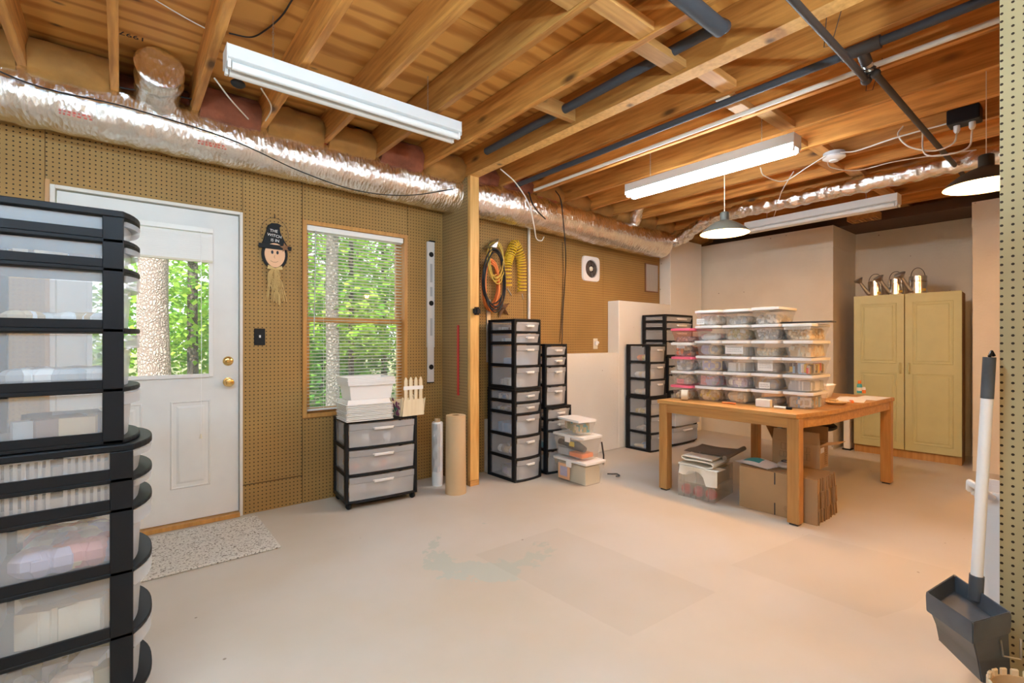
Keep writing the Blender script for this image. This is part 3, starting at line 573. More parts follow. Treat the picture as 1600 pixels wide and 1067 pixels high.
def fill_uplight(label, loc, rz):  # added uplight, unseen behind the camera, brightens the ceiling
    t = thing('fill_uplight', label, 'added fill light', loc, rz, 'added tripod fill lights')
    obj('lamp_head', MB().box(-.13, .13, -.09, .09, 1.60, 1.66), 'black_plastic', t, bevel=.008); obj('lamp_glass', bx(-.115, .115, -.075, .075, 1.6605, 1.664), 'enamel', t)
    obj('pole', MB().cyl((0, 0, .5), (0, 0, 1.60), .014, 10), 'zinc', t, smooth=40)
    for k in range(3): obj('leg', MB().tube([(0, 0, .55), (.38 * math.cos(k * 2.094), .38 * math.sin(k * 2.094), .012)], .011, 8), 'black_plastic', t, smooth=40)
    ld = bpy.data.lights.new('fill_uplight_beam', 'AREA'); ld.shape = 'RECTANGLE'; ld.size = .22; ld.size_y = .14; ld.energy = FILL_UP_POWER; ld.color = (.74, .90, 1)
    lo = bpy.data.objects.new('fill_uplight_beam', ld); C.objects.link(lo); lo.parent = t; lo.location = (0, 0, 1.668); lo.rotation_euler = (PI - .25, 0, 0)
fill_uplight('added tripod fill light aimed at the ceiling behind the left of the viewpoint', (-.75, -.75, 0), 0)
fill_uplight('added tripod fill light aimed at the ceiling behind the right of the viewpoint', (1.25, -.95, 0), 0)
# pipes
g = thing('gas_pipe', 'dark iron gas pipe running beside a joist with a tee', 'pipe', (2.648, 0, 2.527))
obj('pipe_run', MB().cyl((0, YB + .01, 0), (0, 3.2, 0), .020, 12), 'pipe_grey', g, smooth=50)
obj('tee', MB().cyl((0, .64, 0), (0, .79, 0), .029, 14).cyl((0, .715, .0), (.08, .715, -.035), .024, 14), 'iron', g, smooth=50)
obj('riser', MB().tube([(.08, .715, -.03), (.115, .715, -.04), (.125, .715, -.06)], .021, 12), 'zinc', g, smooth=50)
obj('valve', MB().cyl((.126, .715, -.045), (.126, .715, -.058), .027, 12), 'iron', g, smooth=50)
g = thing('iron_pipe', 'thin black iron pipe hung across below the joists', 'pipe', (2.78, .715, 2.45))
obj('pipe_run', MB().cyl((-2.6, .022, 0), (.03, .022, 0), .015, 12), 'iron', g, smooth=50)
obj('pipe_run', MB().cyl((.0, -.022, -.002), (2.9, -.022, 0), .015, 12), 'iron', g, smooth=50)
obj('elbow', MB().ball((.03, .022, 0), .025, 12, 8).ball((.0, -.022, 0), .022, 12, 8).cyl((0, 0, .0), (0, 0, .03), .019, 12), 'iron', g, smooth=50)
for xx in (-.45, .12): obj('hanger_wire', MB().tube([(xx, -.02, .12), (xx, .02, -.02), (xx + .01, .05, -.01), (xx + .01, .04, .12)], .0018, 5), 'iron', g)
tag(obj('water_pipe', MB().cyl((2.83, YB + .01, 2.515), (2.83, 3.18, 2.515), .013, 10), 'pvc', smooth=50), 'thin cream plastic pipe running along the joists', 'pipe')
g = thing('drain_pipe', 'dark grey rigid pipe beside the double beam', 'pipe', (2.09, 1.1, 2.60))
obj('pipe_run', MB().cyl((0, -.02, 0), (.03, 1.82, 0), .026, 14), 'pipe_grey', g, smooth=50)
obj('pipe_end', MB().cyl((-.9, -.06, -.085), (-.10, -.06, -.085), .034, 16), 'pipe_grey', g, smooth=50)
obj('coupling', MB().tube([(-.11, -.06, -.085), (-.05, -.05, -.05), (0, -.01, 0)], .028, 14), 'pipe_grey', g, smooth=50)
p = pz(1303, 244, 2.53); s_ = thing('smoke_detector', 'round white smoke detector fixed under a far joist', 'smoke detector', (p.x, p.y, 2.505))
obj('base', MB().lathe([(.0005, .05), (.068, .05), (.068, .02), (.0005, .019)], 24), 'grey', s_, smooth=40)
obj('cover', MB().lathe([(.072, .022), (.072, .01), (.055, 0), (.03, -.004), (.028, -.014), (.0005, -.015)], 24), 'white_plastic', s_, smooth=40)
p = pz(1507, 186, 2.55); s_ = thing('junction_box', 'black junction box with white plugs on a joist', 'junction box', (p.x, p.y, 2.55))
obj('box', bx(-.06, .06, -.075, .075, -.03, .06), 'black_plastic', s_, bevel=.006)
for k in (-.035, .035): obj('plug', MB().lathe([(.016, .0), (.016, -.03), (.009, -.045), (.0005, -.046)], 12, (0, k, -.03)), 'white_plastic', s_, smooth=40)
def cable(label, pts, r, mat, n=10):
    tag(obj('cable', MB().tube(spline(pts, n), r, 6), mat, smooth=60), label, 'cable', 'loose cables')
ja = Vector((p.x, p.y, 2.55))
cable('white cable looping from the black junction box', [ja + Vector(q) for q in ((0, .035, -.075), (-.02, .05, -.14), (-.03, .14, -.16), (-.05, .26, -.10), (-.03, .32, 0), (0, .30, .06))], .005, 'pvc')
cable('short white loop hanging under the black junction box', [ja + Vector(q) for q in ((0, -.035, -.075), (-.03, -.02, -.19), (-.06, .09, -.21), (-.05, .18, -.17), (0, .20, -.03), (0, .2, .04))], .005, 'pvc')
cable('white cable strung from the junction box to the smoke detector', [ja + Vector((0, .08, 0)), pz(1400, 215, 2.53), pz(1340, 235, 2.53), pz(1313, 238, 2.53)], .005, 'pvc')
cable('white cable drooping from smoke detector to right partition', [pz(1292, 250, 2.52), pz(1300, 262, 2.5), pz(1340, 266, 2.5), pz(1400, 252, 2.53), pz(1480, 240, 2.53), pz(1545, 232, 2.53)], .004, 'pvc')
cable('white cable drooping from smoke detector to the lit shop light', [pz(1290, 243, 2.52), pz(1260, 262, 2.5), pz(1225, 283, 2.44), pz(1195, 275, 2.43), pz(1188, 262, 2.43)], .004, 'pvc')
cable('white flex dropping to the unlit back shop light', [pz(1240, 268, 2.54), pz(1222, 298, 2.50), pz(1215, 320, 2.47), pz(1205, 352, 2.39)], .004, 'pvc')
cable('black cable lying along the front of the foil duct', [py(-60, 85, 3.36), py(60, 135, 3.36), py(200, 168, 3.35), py(360, 218, 3.345), py(470, 268, 3.345), py(560, 298, 3.345), py(640, 305, 3.35), py(722, 293, 3.37)], .004, 'rubber')
cable('black cable running along the top of the foil duct', [py(-60, 70, 3.4), py(60, 102, 3.4), py(180, 135, 3.4), py(300, 155, 3.4), py(400, 190, 3.4), py(520, 228, 3.4), py(620, 238, 3.42), py(690, 275, 3.42)], .0045, 'rubber')
cable('black cable hanging down beside the exhaust fan', [py(868, 298, 3.30), py(876, 312, 3.2), py(880, 345, 3.19), py(884, 400, 3.24), py(882, 450, 3.52), py(879, 500, 3.54), py(878, 538, 3.5)], .005, 'rubber')
cable('thin black cable behind the hanging cable by the fan', [py(879, 378, 3.545), py(880, 430, 3.55), py(878, 480, 3.55), py(875, 535, 3.55)], .003, 'rubber')
cable('white cable hanging from the beam in front of the duct', [pz(782, 264, 2.55), pz(806, 286, 2.52), py(826, 318, 3.19), py(834, 350, 3.19), py(838, 372, 3.25), py(846, 376, 3.25), py(850, 370, 3.25)], .005, 'pvc')
cable('black cable bending over the duct beside the white cable', [py(826, 300, 3.27), py(832, 318, 3.2), py(842, 332, 3.2), py(852, 342, 3.22)], .006, 'rubber')
cable('thin white cable crossing the plywood near the unlit light', [pz(236, -4, 2.74), pz(290, 28, 2.735), pz(328, 48, 2.735)], .003, 'pvc')
cable('white cable dangling below the unlit light', [pz(335, 122, 2.54), pz(360, 155, 2.5), py(388, 186, 3.3)], .004, 'pvc')
cable('second white cable dangling below the middle of the unlit light', [pz(408, 138, 2.54), pz(424, 168, 2.5), py(413, 192, 3.35)], .004, 'pvc')
cable('black wire looping across the plywood panel near the unlit light', [pz(458, -3, 2.735), pz(440, 25, 2.73), pz(415, 47, 2.735), pz(392, 58, 2.735), pz(358, 52, 2.735)], .004, 'rubber')

# ================================================================== DRAWER TOWERS
def bulged(w, d, b, n=12, inset=0):
    x0 = w / 2 - inset; pts = [(-x0, d - inset), (-x0, 0)]
    for k in range(1, n): t = 2 * k / n - 1; pts.append((x0 * t, -b * (1 - abs(t) ** 2.6)))
    return pts + [(x0, 0), (x0, d - inset)]
def lumps(m, x0, x1, y0, y1, z0, h, n, size, nm, shape='mix'):
    for _ in range(n):
        s = size * R.uniform(.6, 1.25); hx = min(s, (x1 - x0) * .45); hy = min(s, (y1 - y0) * .45); hz = min(s, h * .48)
        cx, cy, cz = R.uniform(x0 + hx, x1 - hx), R.uniform(y0 + hy, y1 - hy), z0 + hz + R.random() ** 1.4 * max(0, h - 2 * hz)
        mi = R.randrange(nm)
        k = shape if shape != 'mix' else R.choice(('box', 'ball', 'ball'))
        if k == 'box':
            M = Matrix.Translation((cx, cy, cz)) @ Matrix.Rotation(R.uniform(-.5, .5), 4, 'Z'); q = .68
            m.box(-hx * q, hx * q, -hy * q, hy * q, -hz, hz, mi, M)
        else: m.ball((cx, cy, cz), 1, 7, 5, mi, (hx, hy, hz))
def stuff(label, cat, m, mats, loc, rz, name='stored_goods'):
    o = obj(name, m, list(mats), loc=loc, rot=(0, 0, rz)); return tag(o, label, cat, kind='stuff')
def tower(label, short, loc, rz, w, d, hs, fills, bulge=.022, top=True, caster=0, pulls={}, group='black framed drawer towers', name='drawer_tower', post=.042, handle_w=.10, flat=False, rail=.014):
    t = thing(name, label, 'drawers', loc, rz, group)
    H = sum(hs) + .02 + caster; tk = .014
    obj('top_panel', MB().prism(bulged(w, d, bulge), H - .02, H), 'black_plastic', t, bevel=.003)
    for sx in (-1, 1):
        for y0 in (0, d - post):
            a, b = sorted((sx * w / 2, sx * (w / 2 - .022)))
            obj('post', bx(a, b, y0, y0 + post, caster, H - .02), 'black_plastic', t, bevel=.002)
    if caster:
        for sx in (-1, 1):
            for yy in (.03, d - .03):
                c = obj('caster', MB().lathe([(.0005, -.012), (.018, -.012), (.024, -.006), (.024, .006), (.018, .012), (.0005, .012)], 16), 'black_plastic', t, smooth=40, loc=(sx * (w / 2 - .03), yy, .024), rot=(0, PI / 2, .5))
    z = H - .02
    for i, h in enumerate(hs):
        zb = z - h
        obj('shelf', MB().prism(bulged(w, d, bulge), zb, zb + tk), 'black_plastic', t, bevel=.003)
        for sx in (-1, 1):
            obj('side_panel', bx(sx * (w / 2 - .012) - .0015, sx * (w / 2 - .012) + .0015, post, d - post, zb + tk + .004, z - .004), 'frost', t)
            a, b = sorted((sx * w / 2, sx * (w / 2 - .009))); obj('side_rail', bx(a, b, post, d - post, zb + tk, zb + tk + rail), 'black_plastic', t)
        pull = pulls.get(i, 0); wd = w - .05
        pl = bulged(wd, .02, bulge * .9, 12); arc = pl[1:-1]; inner = [(p[0] * .985, p[1] + .004) for p in arc]
        hh = z - .006; lo = zb + tk + .003
        m = MB(); rings = []
        for zz, off in ((lo, .010), (lo + (hh - lo) * .72, .002), (lo + (hh - lo) * .74, -.003), (hh, -.005)):
            rings.append([(p[0] * (1 if off < .005 else .985), p[1] * (.55 if flat and off > .001 else 1) + off - pull, zz) for p in arc])
        inn = [[(p[0] * .985, p[1] + .004, p[2]) for p in r] for r in reversed(rings)]
        m.loft([a for a in rings + inn + [rings[0]]], cap=False, closed=False)
        m.box(-wd / 2 + .006, wd / 2 - .006, .012 - pull, d - .03 - pull, lo, lo + .003)
        m.box(-wd / 2 + .006, wd / 2 - .006, d - .034 - pull, d - .030 - pull, lo + .004, hh - .01)
        if pull:
            for sx in (-1, 1): m.box(sx * (wd / 2 - .006) - .0015, sx * (wd / 2 - .006) + .0015, .0 - pull, d - .03 - pull, lo, hh - .01)
        dr = obj('drawer', m, 'frost_front', t, smooth=35)
        hz = hh - min(.035, h * .3)
        m = MB(); top_ = []; 
        pts = [(-handle_w / 2, .0), (-handle_w / 2 + .012, -.016), (handle_w / 2 - .012, -.016), (handle_w / 2, .0)]
        m.prism([(p[0], p[1] - bulge * .9 - .006 - pull) for p in pts], hz - .005, hz + .005).prism([(-handle_w / 2 + .01, -.019 - bulge * .9 - pull), (handle_w / 2 - .01, -.019 - bulge * .9 - pull), (handle_w / 2 - .01, -.012 - bulge * .9 - pull), (-handle_w / 2 + .01, -.012 - bulge * .9 - pull)], hz - .012, hz + .006)
        if not flat: obj('handle', m, 'white_plastic', dr, bevel=.002)
        f = fills[i] if i < len(fills) else None
        if f:
            desc, mats, fh, n, size, shp = f
            mm = MB(); lumps(mm, -wd / 2 + .012, -wd / 2 + .09, .02, d - .055, 0, (h - .04) * fh, max(4, n // 2), size, len(mats), shp); lumps(mm, -wd / 2 + .02, wd / 2 - .02, .012, d - .055, 0, (h - .04) * fh, n, size, len(mats), shp)
            M = Matrix.Translation(loc) @ Matrix.Rotation(rz, 4, 'Z') @ Vector((0, -pull, lo + .004))
            stuff(f'{desc} inside the {ORD[i]} drawer of {short}', 'stored goods', mm, mats, M, rz)
        z = zb
    return H
# near left pair; fronts face the door side (+x)
HN = (.079, .086, .181, .178, .155)
f_near_lo = [('white slotted baskets', ('white_c',), .8, 10, .05, 'box'), ('white slotted trays', ('white_c', 'grey'), .8, 10, .05, 'box'), ('wrapped pink and tan bags', ('pink_c', 'tan_lt', 'lilac', 'white_c'), .62, 26, .055, 'ball'), ('cream and white boxes', ('white_c', 'beige_box', 'beige_box', 'tan_lt'), .7, 14, .07, 'box'), ('green packets', ('olive', 'white_c'), .6, 14, .05, 'mix')]
f_near_hi = [('pale brown packets', ('tan', 'white_c'), .45, 10, .04, 'mix'), ('brown boxes and shiny bags', ('brown', 'white_c', 'tan'), .7, 12, .045, 'box'), ('tan crinkled bags', ('tan', 'brown', 'white_c'), .3, 20, .04, 'ball'), ('clear crumpled bags', ('white_c', 'grey'), .4, 18, .045, 'ball'), ('brown blocks in clear bags', ('brown', 'tan', 'brown', 'grey'), .55, 9, .075, 'box')]
xl, yl = .028, 1.85
lowH = .79
# local -y is the front: rz = +90deg turns it to +x
HLO = (.092, .09, .187, .19, .19)
hl = tower('large near drawer tower at the left edge, lower of the stacked pair', 'the lower near tower', (xl, yl + .19, 0), PI / 2, .38, .345, HLO, f_near_lo, bulge=.052, caster=.103, post=.055, flat=True, rail=.028)
tower('near drawer tower at the left edge standing on another tower', 'the upper near tower', (xl - .022, yl + .185, hl + .001), PI / 2, .34, .335, HN, f_near_hi, bulge=.042, post=.05, flat=True, rail=.024)
# slotted baskets seen in the two top drawers of the lower near tower
for k, zc in enumerate((hl - .02 - HLO[0] + .02, hl - .02 - HLO[0] - HLO[1] + .02)):
    b_ = thing('slotted_basket', f'white slotted basket in the {ORD[k]} drawer of the lower near tower', 'basket', (-.14, yl + .035, zc))
    m = MB()
    for (a, b) in ((-.14, -.01), (.01, .14)):
        m.box(a, b, 0, .004, 0, .012).box(a, b, 0, .004, .062, .072); x = a
        while x < b: m.box(x, x + .009, 0, .004, .012, .062); x += .0163
    obj('slotted_side', m, 'white_plastic', b_); obj('basket_floor', bx(-.14, .14, .004, .10, 0, .004), 'white_plastic', b_)
# far towers
BW = ('blue_lt', 'white_c'); WT = ('white_c', 'stone', 'tan_lt')
A0 = (2.70, 3.112); dA = .37
h1 = tower('tall narrow drawer tower in front of the wall cords, lower unit', 'the lower cord side tower', (A0[0], A0[1], 0), .03, .31, dA, (.098, .098, .188, .188, .185), [('blue and white notions', BW, .75, 10, .04, 'mix'), ('white beads', WT, .5, 26, .022, 'ball'), ('folded blue fabric', ('blue_lt',), .55, 8, .07, 'box'), ('white shells', WT, .5, 30, .03, 'ball'), ('grey cloth', ('grey', 'lilac'), .5, 10, .06, 'mix')])
tower('drawer tower stacked on the tall tower in front of the wall cords', 'the upper cord side tower', (A0[0], A0[1] + .005, h1 + .001), .03, .305, dA - .01, (.10, .098, .19, .185), [('grey and white notions', ('grey', 'white_c', 'brown'), .6, 12, .035, 'mix'), ('blue packets', BW, .6, 10, .04, 'box'), ('folded blue cloth', ('blue_lt',), .35, 6, .07, 'box'), ('white spools', ('white_c', 'white_c', 'beige_box'), .4, 16, .03, 'box')])
B0 = (3.05, 3.125)
h2 = tower('drawer tower half hidden behind the stacked bins, lower unit', 'the lower bin side tower', (3.085, 3.13, 0), .02, .32, .26, (.10, .10, .175, .20), [('white yarn', WT, .5, 10, .04, 'ball'), ('brown packets', ('brown', 'tan'), .5, 8, .04, 'mix'), ('teal boxes', ('teal', 'white_c'), .4, 6, .06, 'box'), ('tan paper', ('tan_lt', 'white_c'), .7, 8, .07, 'box')])
tower('narrow drawer tower stacked right beside the taller cord tower', 'the upper bin side tower', (3.06, 3.14, h2 + .001), .02, .285, .25, (.095, .092, .175, .18), [('white thread', WT, .4, 10, .03, 'ball'), ('pale ribbon', WT, .5, 8, .04, 'mix'), ('white beads', WT, .32, 40, .018, 'ball'), ('white pebbles', ('white_c', 'stone'), .4, 60, .016, 'ball')])
C0 = px(1014, 707, 4.36)
tn = [('orange and yellow scraps', ('orange', 'tan_lt', 'yellow'), .5, 10, .04, 'ball'), ('tan bags', ('tan_lt', 'white_c'), .5, 12, .045, 'ball'), ('cream bags', ('tan_lt', 'beige_box'), .4, 12, .045, 'ball')]
h3 = tower('three drawer unit at the base of the tower left of the table', 'the lower table side tower', (4.355 + .16, 3.055, 0), .0, .32, .315, (.187, .187, .187), [('yellow straw', ('tan_lt', 'yellow_cord'), .35, 14, .035, 'ball'), ('white bags', WT, .3, 10, .04, 'ball'), ('blue packets', ('blue_lt', 'tan_lt'), .25, 8, .04, 'mix')], post=.05)
tower('three drawer unit stacked on another left of the table', 'the upper table side tower', (4.345 + .16, 3.06, h3 + .001), 0, .31, .30, (.185, .183, .18), tn, post=.05)
# wide units behind, drawers partly pulled out
h4 = tower('wide drawer cart with pulled out drawers behind the table tower', 'the lower wide cart', (5.02, 3.06, 0), .0, .56, .32, (.19, .19, .20), [('tan bags', ('tan_lt', 'white_c'), .5, 14, .05, 'ball'), ('white boxes', WT, .6, 8, .07, 'box'), ('cream cloth', ('beige_box', 'tan_lt'), .6, 10, .07, 'ball')], pulls={0: .02, 1: .05, 2: .02}, caster=.02, handle_w=.2, bulge=.02)
h5 = tower('middle wide drawer unit behind the table tower', 'the middle wide unit', (4.96, 3.06, h4 + .001), 0, .52, .31, (.10, .095, .18), [], handle_w=.2, bulge=.02)
tower('black framed wide drawer unit topmost behind the table tower', 'the top wide unit', (4.93, 3.06, h4 + h5 + .002), 0, .55, .31, (.07, .078, .14, .157), [('folded tan cloth', ('tan_lt', 'stone'), .5, 6, .06, 'box'), ('grey netting', ('stone', 'grey'), .5, 6, .06, 'box')], handle_w=.2, bulge=.02)
# cart under the window
CT = (1.4695, 3.30)
hc = tower('three drawer rolling cart with black frame under the window', 'the window cart', (CT[0], CT[1], 0), -.09, .53, .335, (.187, .187, .187), [('brown straw and clear wrap', ('tan', 'white_c', 'brown'), .5, 40, .035, 'ball'), ('orange and tan bundles', ('orange', 'tan', 'tan_lt', 'white_c'), .5, 24, .045, 'ball'), ('tan boxes and white wrap', ('tan', 'tan_lt', 'white_c', 'white_c'), .62, 16, .06, 'mix')], caster=.045, handle_w=.16, bulge=.012, name='drawer_cart')
ZC = hc

# ================================================================== THINGS ON AND ROUND THE CART
def tray_mesh(w, d, h, flip, rim=.012):
    def rect(i, z): return [(-w / 2 + i, -d / 2 + i, z), (w / 2 - i, -d / 2 + i, z), (w / 2 - i, d / 2 - i, z), (-w / 2 + i, d / 2 - i, z)]
    s = -1 if flip else 1
    rings = [rect(rim, s * -h), rect(rim * .4, 0), rect(-.007, 0), rect(-.007, s * .006), rect(rim * .4, s * .006), rect(rim * 1.2, s * (-h + .006))]
    m = MB().loft(rings, cap=False); n = 4
    m.add(rect(rim, s * -h), [(0, 1, 2, 3)]); m.add(rect(rim * 1.2, s * (-h + .006)), [(0, 1, 2, 3)])
    return m.mesh('foam_tray', 'white_plastic', .0012, 30, 1)
p0 = pz(544, 659, ZC); lid = tray_mesh(.325, .22, .03, True); tub = tray_mesh(.335, .22, .10, False, .02)
cx, cy = 1.375, 3.40
for k in range(10):
    o = link('foam_tray', lid, None, (cx + R.uniform(-.003, .003), cy + R.uniform(-.003, .003), ZC + .001 + .0125 * k), (0, 0, -.05 + R.uniform(-.015, .015)))
    tag(o, f'white plastic lid, {ORD[9 - k]}{" one" if k == 9 else " from the top"} of the lower pile on the window cart', 'tray', 'white trays piled on the cart')
z0 = ZC + .0125 * 9 + .032
for k in range(9):
    o = link('foam_tray', tub, None, (cx + .012 + R.uniform(-.003, .003), cy + R.uniform(-.003, .003), z0 + .10 + .0062 * k), (0, 0, -.02 + R.uniform(-.012, .012)))
    tag(o, f'deep white plastic tub, {ORD[8 - k]}{" one" if k == 8 else " from the top"} of the nested tubs on the lids', 'tub', 'white tubs nested on the cart')
pk = thing('picket_basket', 'cream wooden basket with picket fence back and painted flowers', 'basket', (1.69, 3.345, ZC + .001), .06)
obj('back_panel', MB().prism([(-.095, 0), (.095, 0), (.09, .115), (-.09, .115)], .067, .075, 1), 'picket_wood', pk)
obj('side_panel', MB().prism([(-.065, 0), (.065, 0), (.095, .13), (.055, .10), (0, .085), (-.055, .10), (-.095, .145)], -.10, -.094, 0), 'picket_wood', pk)
obj('side_panel', MB().prism([(-.065, 0), (.065, 0), (.09, .14), (.05, .10), (0, .085), (-.055, .10), (-.09, .13)], .094, .10, 0), 'picket_wood', pk)
obj('bottom_panel', bx(-.094, .094, -.066, .066, 0, .008), 'picket_wood', pk)
fl = MB()
for k in range(26): fl.ball((-.102, R.uniform(-.06, .06), R.uniform(.01, .12)), R.uniform(.008, .017), 7, 5, R.choice((0, 0, 1)), (.2, 1, 1))
obj('painted_flowers', fl, ['purple', 'green'], pk)
for k in range(4):
    xx = -.062 + k * .042
    obj('picket', MB().prism([(xx - .013, .12), (xx + .013, .12), (xx + .013, .262), (xx + .006, .282), (xx, .288), (xx - .006, .282), (xx - .013, .262)], -.083, -.076, 1), 'picket_wood', pk)
obj('picket_panel', MB().prism([(-.092, 0), (.092, 0), (.085, .122), (-.08, .122)], -.084, -.0755, 1), 'picket_wood', pk); obj('cross_bar', bx(-.085, .08, -.089, -.0835, .195, .222), 'white_c', pk)
# paper rolls
t = thing('kraft_paper_roll', 'thick roll of tan kraft paper standing by the post', 'paper roll', (2.03, 3.205, 0))
obj('roll', MB().lathe([(.0005, 0), (.082, 0), (.079, .3), (.077, .605), (.07, .607), (.055, .603), (.03, .606)], 36), 'kraft', t, smooth=40); obj('core', MB().lathe([(.03, .606), (.024, .606), (.024, .45), (.0005, .45)], 20), 'card_edge', t, smooth=40)
t = thing('plastic_film_roll', 'white plastic film roll leaning by the pegboard behind the kraft roll', 'plastic roll', (2.02, 3.47, 0))
obj('roll', MB().lathe([(.0005, 0), (.042, 0), (.045, .05), (.046, .51), (.04, .52), (.0005, .52)], 24), 'white_plastic', t, smooth=40)
obj('loose_film', MB().loft([[(-.052 + .01 * math.sin(z * 40), -.03, z), (-.05, .0, z), (-.03, -.048 - .006 * math.sin(z * 55), z), (0, -.05, z)] for z in [.12 + .03 * i for i in range(14)]], cap=False, closed=False), 'film', t, smooth=60); obj('core', MB().lathe([(.025, .52), (.025, .545), (.02, .545), (.02, .52)], 16), 'kraft', t, smooth=40)

# ================================================================== ON THE PEGBOARDS
# witch plaque
wt = thing('witch_plaque', 'hanging wooden witch plaque with black hat and raffia tail beside the door', 'wall plaque', (.838, YL - .004, 1.70))
def plate(name, poly, y0, y1, mat, par=wt, **k): return obj(name, MB().prism(poly, -y1, -y0, 1), mat, par, bevel=.0015, **k)
plate('hair', [(.085 * math.cos(a) * (1 + .08 * math.sin(a)), .085 + .105 * math.sin(a)) for a in [2 * PI * k / 28 for k in range(28)]], .002, .012, 'black_plastic')
plate('face', [(.066 * math.cos(a) * (1 + .1 * math.sin(a)), .085 + .085 * math.sin(a)) for a in [2 * PI * k / 28 for k in range(28)]], .0125, .018, 'skin')
plate('hat', [(-.082, .155), (.085, .155), (.06, .20), (.035, .25), (.03, .285), (.045, .30), (.02, .312), (-.02, .310), (-.045, .29), (-.06, .235)], .002, .016, 'black_plastic')
plate('brim', [(-.105, .128), (.105, .125), (.108, .155), (-.105, .16)], .0185, .026, 'black_plastic')
plate('star', [((.036 if k % 2 == 0 else .015) * math.cos(PI / 2 + k * PI / 5 + .2) + .062, .145 + (.036 if k % 2 == 0 else .015) * math.sin(PI / 2 + k * PI / 5 + .2)) for k in range(10)], .027, .033, 'rust')
for xx in (-.018, .016): plate('eye', [(xx + .008 * math.cos(a), .105 + .013 * math.sin(a)) for a in [2 * PI * k / 12 for k in range(12)]], .0185, .0195, 'ink')
obj('nose', MB().tube([(-.002, -.0185, .085), (-.006, -.0185, .07), (0, -.0185, .064)], .0012, 5).tube([(-.03, -.0185, .045), (-.012, -.0185, .036), (.005, -.0185, .036), (.02, -.0185, .044)], .0012, 5), 'rust', wt)
plate('bow', [(0, -.005), (-.045, .015), (-.05, -.012), (0, -.018), (.05, -.012), (.045, .015)], .013, .02, 'raffia')
m = MB()
for k in range(46):
    x0 = R.uniform(-.02, .02); z1 = R.uniform(-.12, -.27); x1 = x0 * 2 + R.uniform(-.035, .06)
    m.tube(spline([(x0, -.018, -.008), (x0 * 2.2 - .01, -.02 - R.random() * .01, z1 * .35), (x1 * .8, -.016, z1 * .7), (x1, -.012, z1)], 4), .0017, 4)
r_ = obj('raffia_tail', m, 'raffia', wt); r_['kind'] = 'stuff'
obj('hanging_wire', MB().tube([(.09 * math.cos(a), -.006, .235 + .115 * math.sin(a)) for a in [-.3 + (PI + .6) * k / 24 for k in range(25)]], .0012, 5).tube([(0, -.003, .352), (0, -.012, .352), (0, -.012, .372)], .003, 5), 'iron', wt)
def text_mesh(s, size, mat, parent, loc, rot, name='lettering', ext=.0003, al='CENTER'):
    cu = bpy.data.curves.new('txt', 'FONT'); cu.body = s; cu.size = size; cu.align_x = al; cu.extrude = ext; cu.resolution_u = 2
    to = bpy.data.objects.new('txt', cu); C.objects.link(to); dg = bpy.context.evaluated_depsgraph_get()
    me = bpy.data.meshes.new_from_object(to.evaluated_get(dg)); bpy.data.objects.remove(to); me.materials.clear(); me.materials.append(MATS[mat])
    return link(name, me, parent, loc, rot)
for k, (s, dz) in enumerate((('THE', .246), ('WITCH', .213), ('IS IN', .180))): text_mesh(s, .028, 'white_c', wt, (-.008 + .004 * k, -.0168, dz), (PI / 2, 0.12 if k == 1 else .05, 0))
sw = thing('light_switch', 'black light switch plate on pegboard beside the door', 'light switch', (.744, YL - .0005, 1.212))
obj('plate', bx(-.035, .035, -.006, 0, -.058, .058), 'black_plastic', sw, bevel=.003); obj('toggle', bx(-.005, .005, -.016, -.006, -.006, .012), 'white_plastic', sw, bevel=.002)
# spirit level
lv = thing('spirit_level', 'long silver spirit level hanging beside the window', 'level', (2.078, YL - .014, .83))
obj('body', MB().box(-.034, .034, -.012, .012, .30, 1.21).box(-.030, .030, -.010, .010, 0, .30), 'alu', lv, bevel=.002)
obj('hanger', bx(-.014, .040, -.014, .0135, 1.211, 1.222), 'black_plastic', lv); obj('end_cap', bx(-.03, .03, -.012, .012, -.008, -.0005), 'black_plastic', lv)
for z in (1.10, .66 + .02, .13): 
    v_ = obj('vial', MB().lathe([(.022, 0), (.022, .003), (.015, .004), (.0005, .004)], 20), 'black_plastic', lv, smooth=30, loc=(0, -.0125, z), rot=(PI / 2, 0, 0)); obj('vial_glass', MB().cyl((-.013, -.005, 0), (.013, -.005, 0), .004, 8), 'film', v_)
for z0, z1 in ((.86, 1.02), (.74, .82), (.40, .55)): obj('hand_slot', bx(-.011, .011, -.0132, -.0121, z0, z1), 'grey', lv)
rl = thing('red_strap', 'thin red strap hanging on the partition pegboard', 'strap', (2.198, px(716, 495, 2.2).y, px(716, 612, 2.2).z))
obj('strap', bx(-.003, .003, -.012, .012, 0, .56), 'red', rl); obj('strap_end', bx(-.004, .0035, -.016, .013, -.03, -.0005), 'red', rl, bevel=.002)
# cords, hoses
def loops(label, name, mat, r, cx, cz, rx, rz, n, y0, cat, drift=(0, 0), ends=None, rv=.12):
    pts = []
    for k in range(n * 28):
        a = 2 * PI * k / 28; t = k / (n * 28)
        jx = 1 + rv * noise.noise(Vector((k * .05, cx, cz))); jz = 1 + rv * noise.noise(Vector((k * .05, cz, cx + 5)))
        pts.append((cx + drift[0] * t + rx * jx * math.sin(a), y0 - .028 - .018 * math.sin(k * .37 + n) - .008 * (k % 56 > 28), cz + drift[1] * t + rz * jz * math.cos(a)))
    if ends: pts += ends
    return tag(obj(name, MB().tube(pts, r, 7), mat, smooth=60), label, cat, 'cords hanging behind the post')
HX = py(760, 385, YR)
loops('coiled yellow extension cord hanging highest behind the post', 'extension_cord', 'yellow_cord', .0048, py(765, 400, YR).x, py(765, 407, YR).z, .085, .16, 7, YR - .05, 'cord', (.02, -.05), rv=.3)
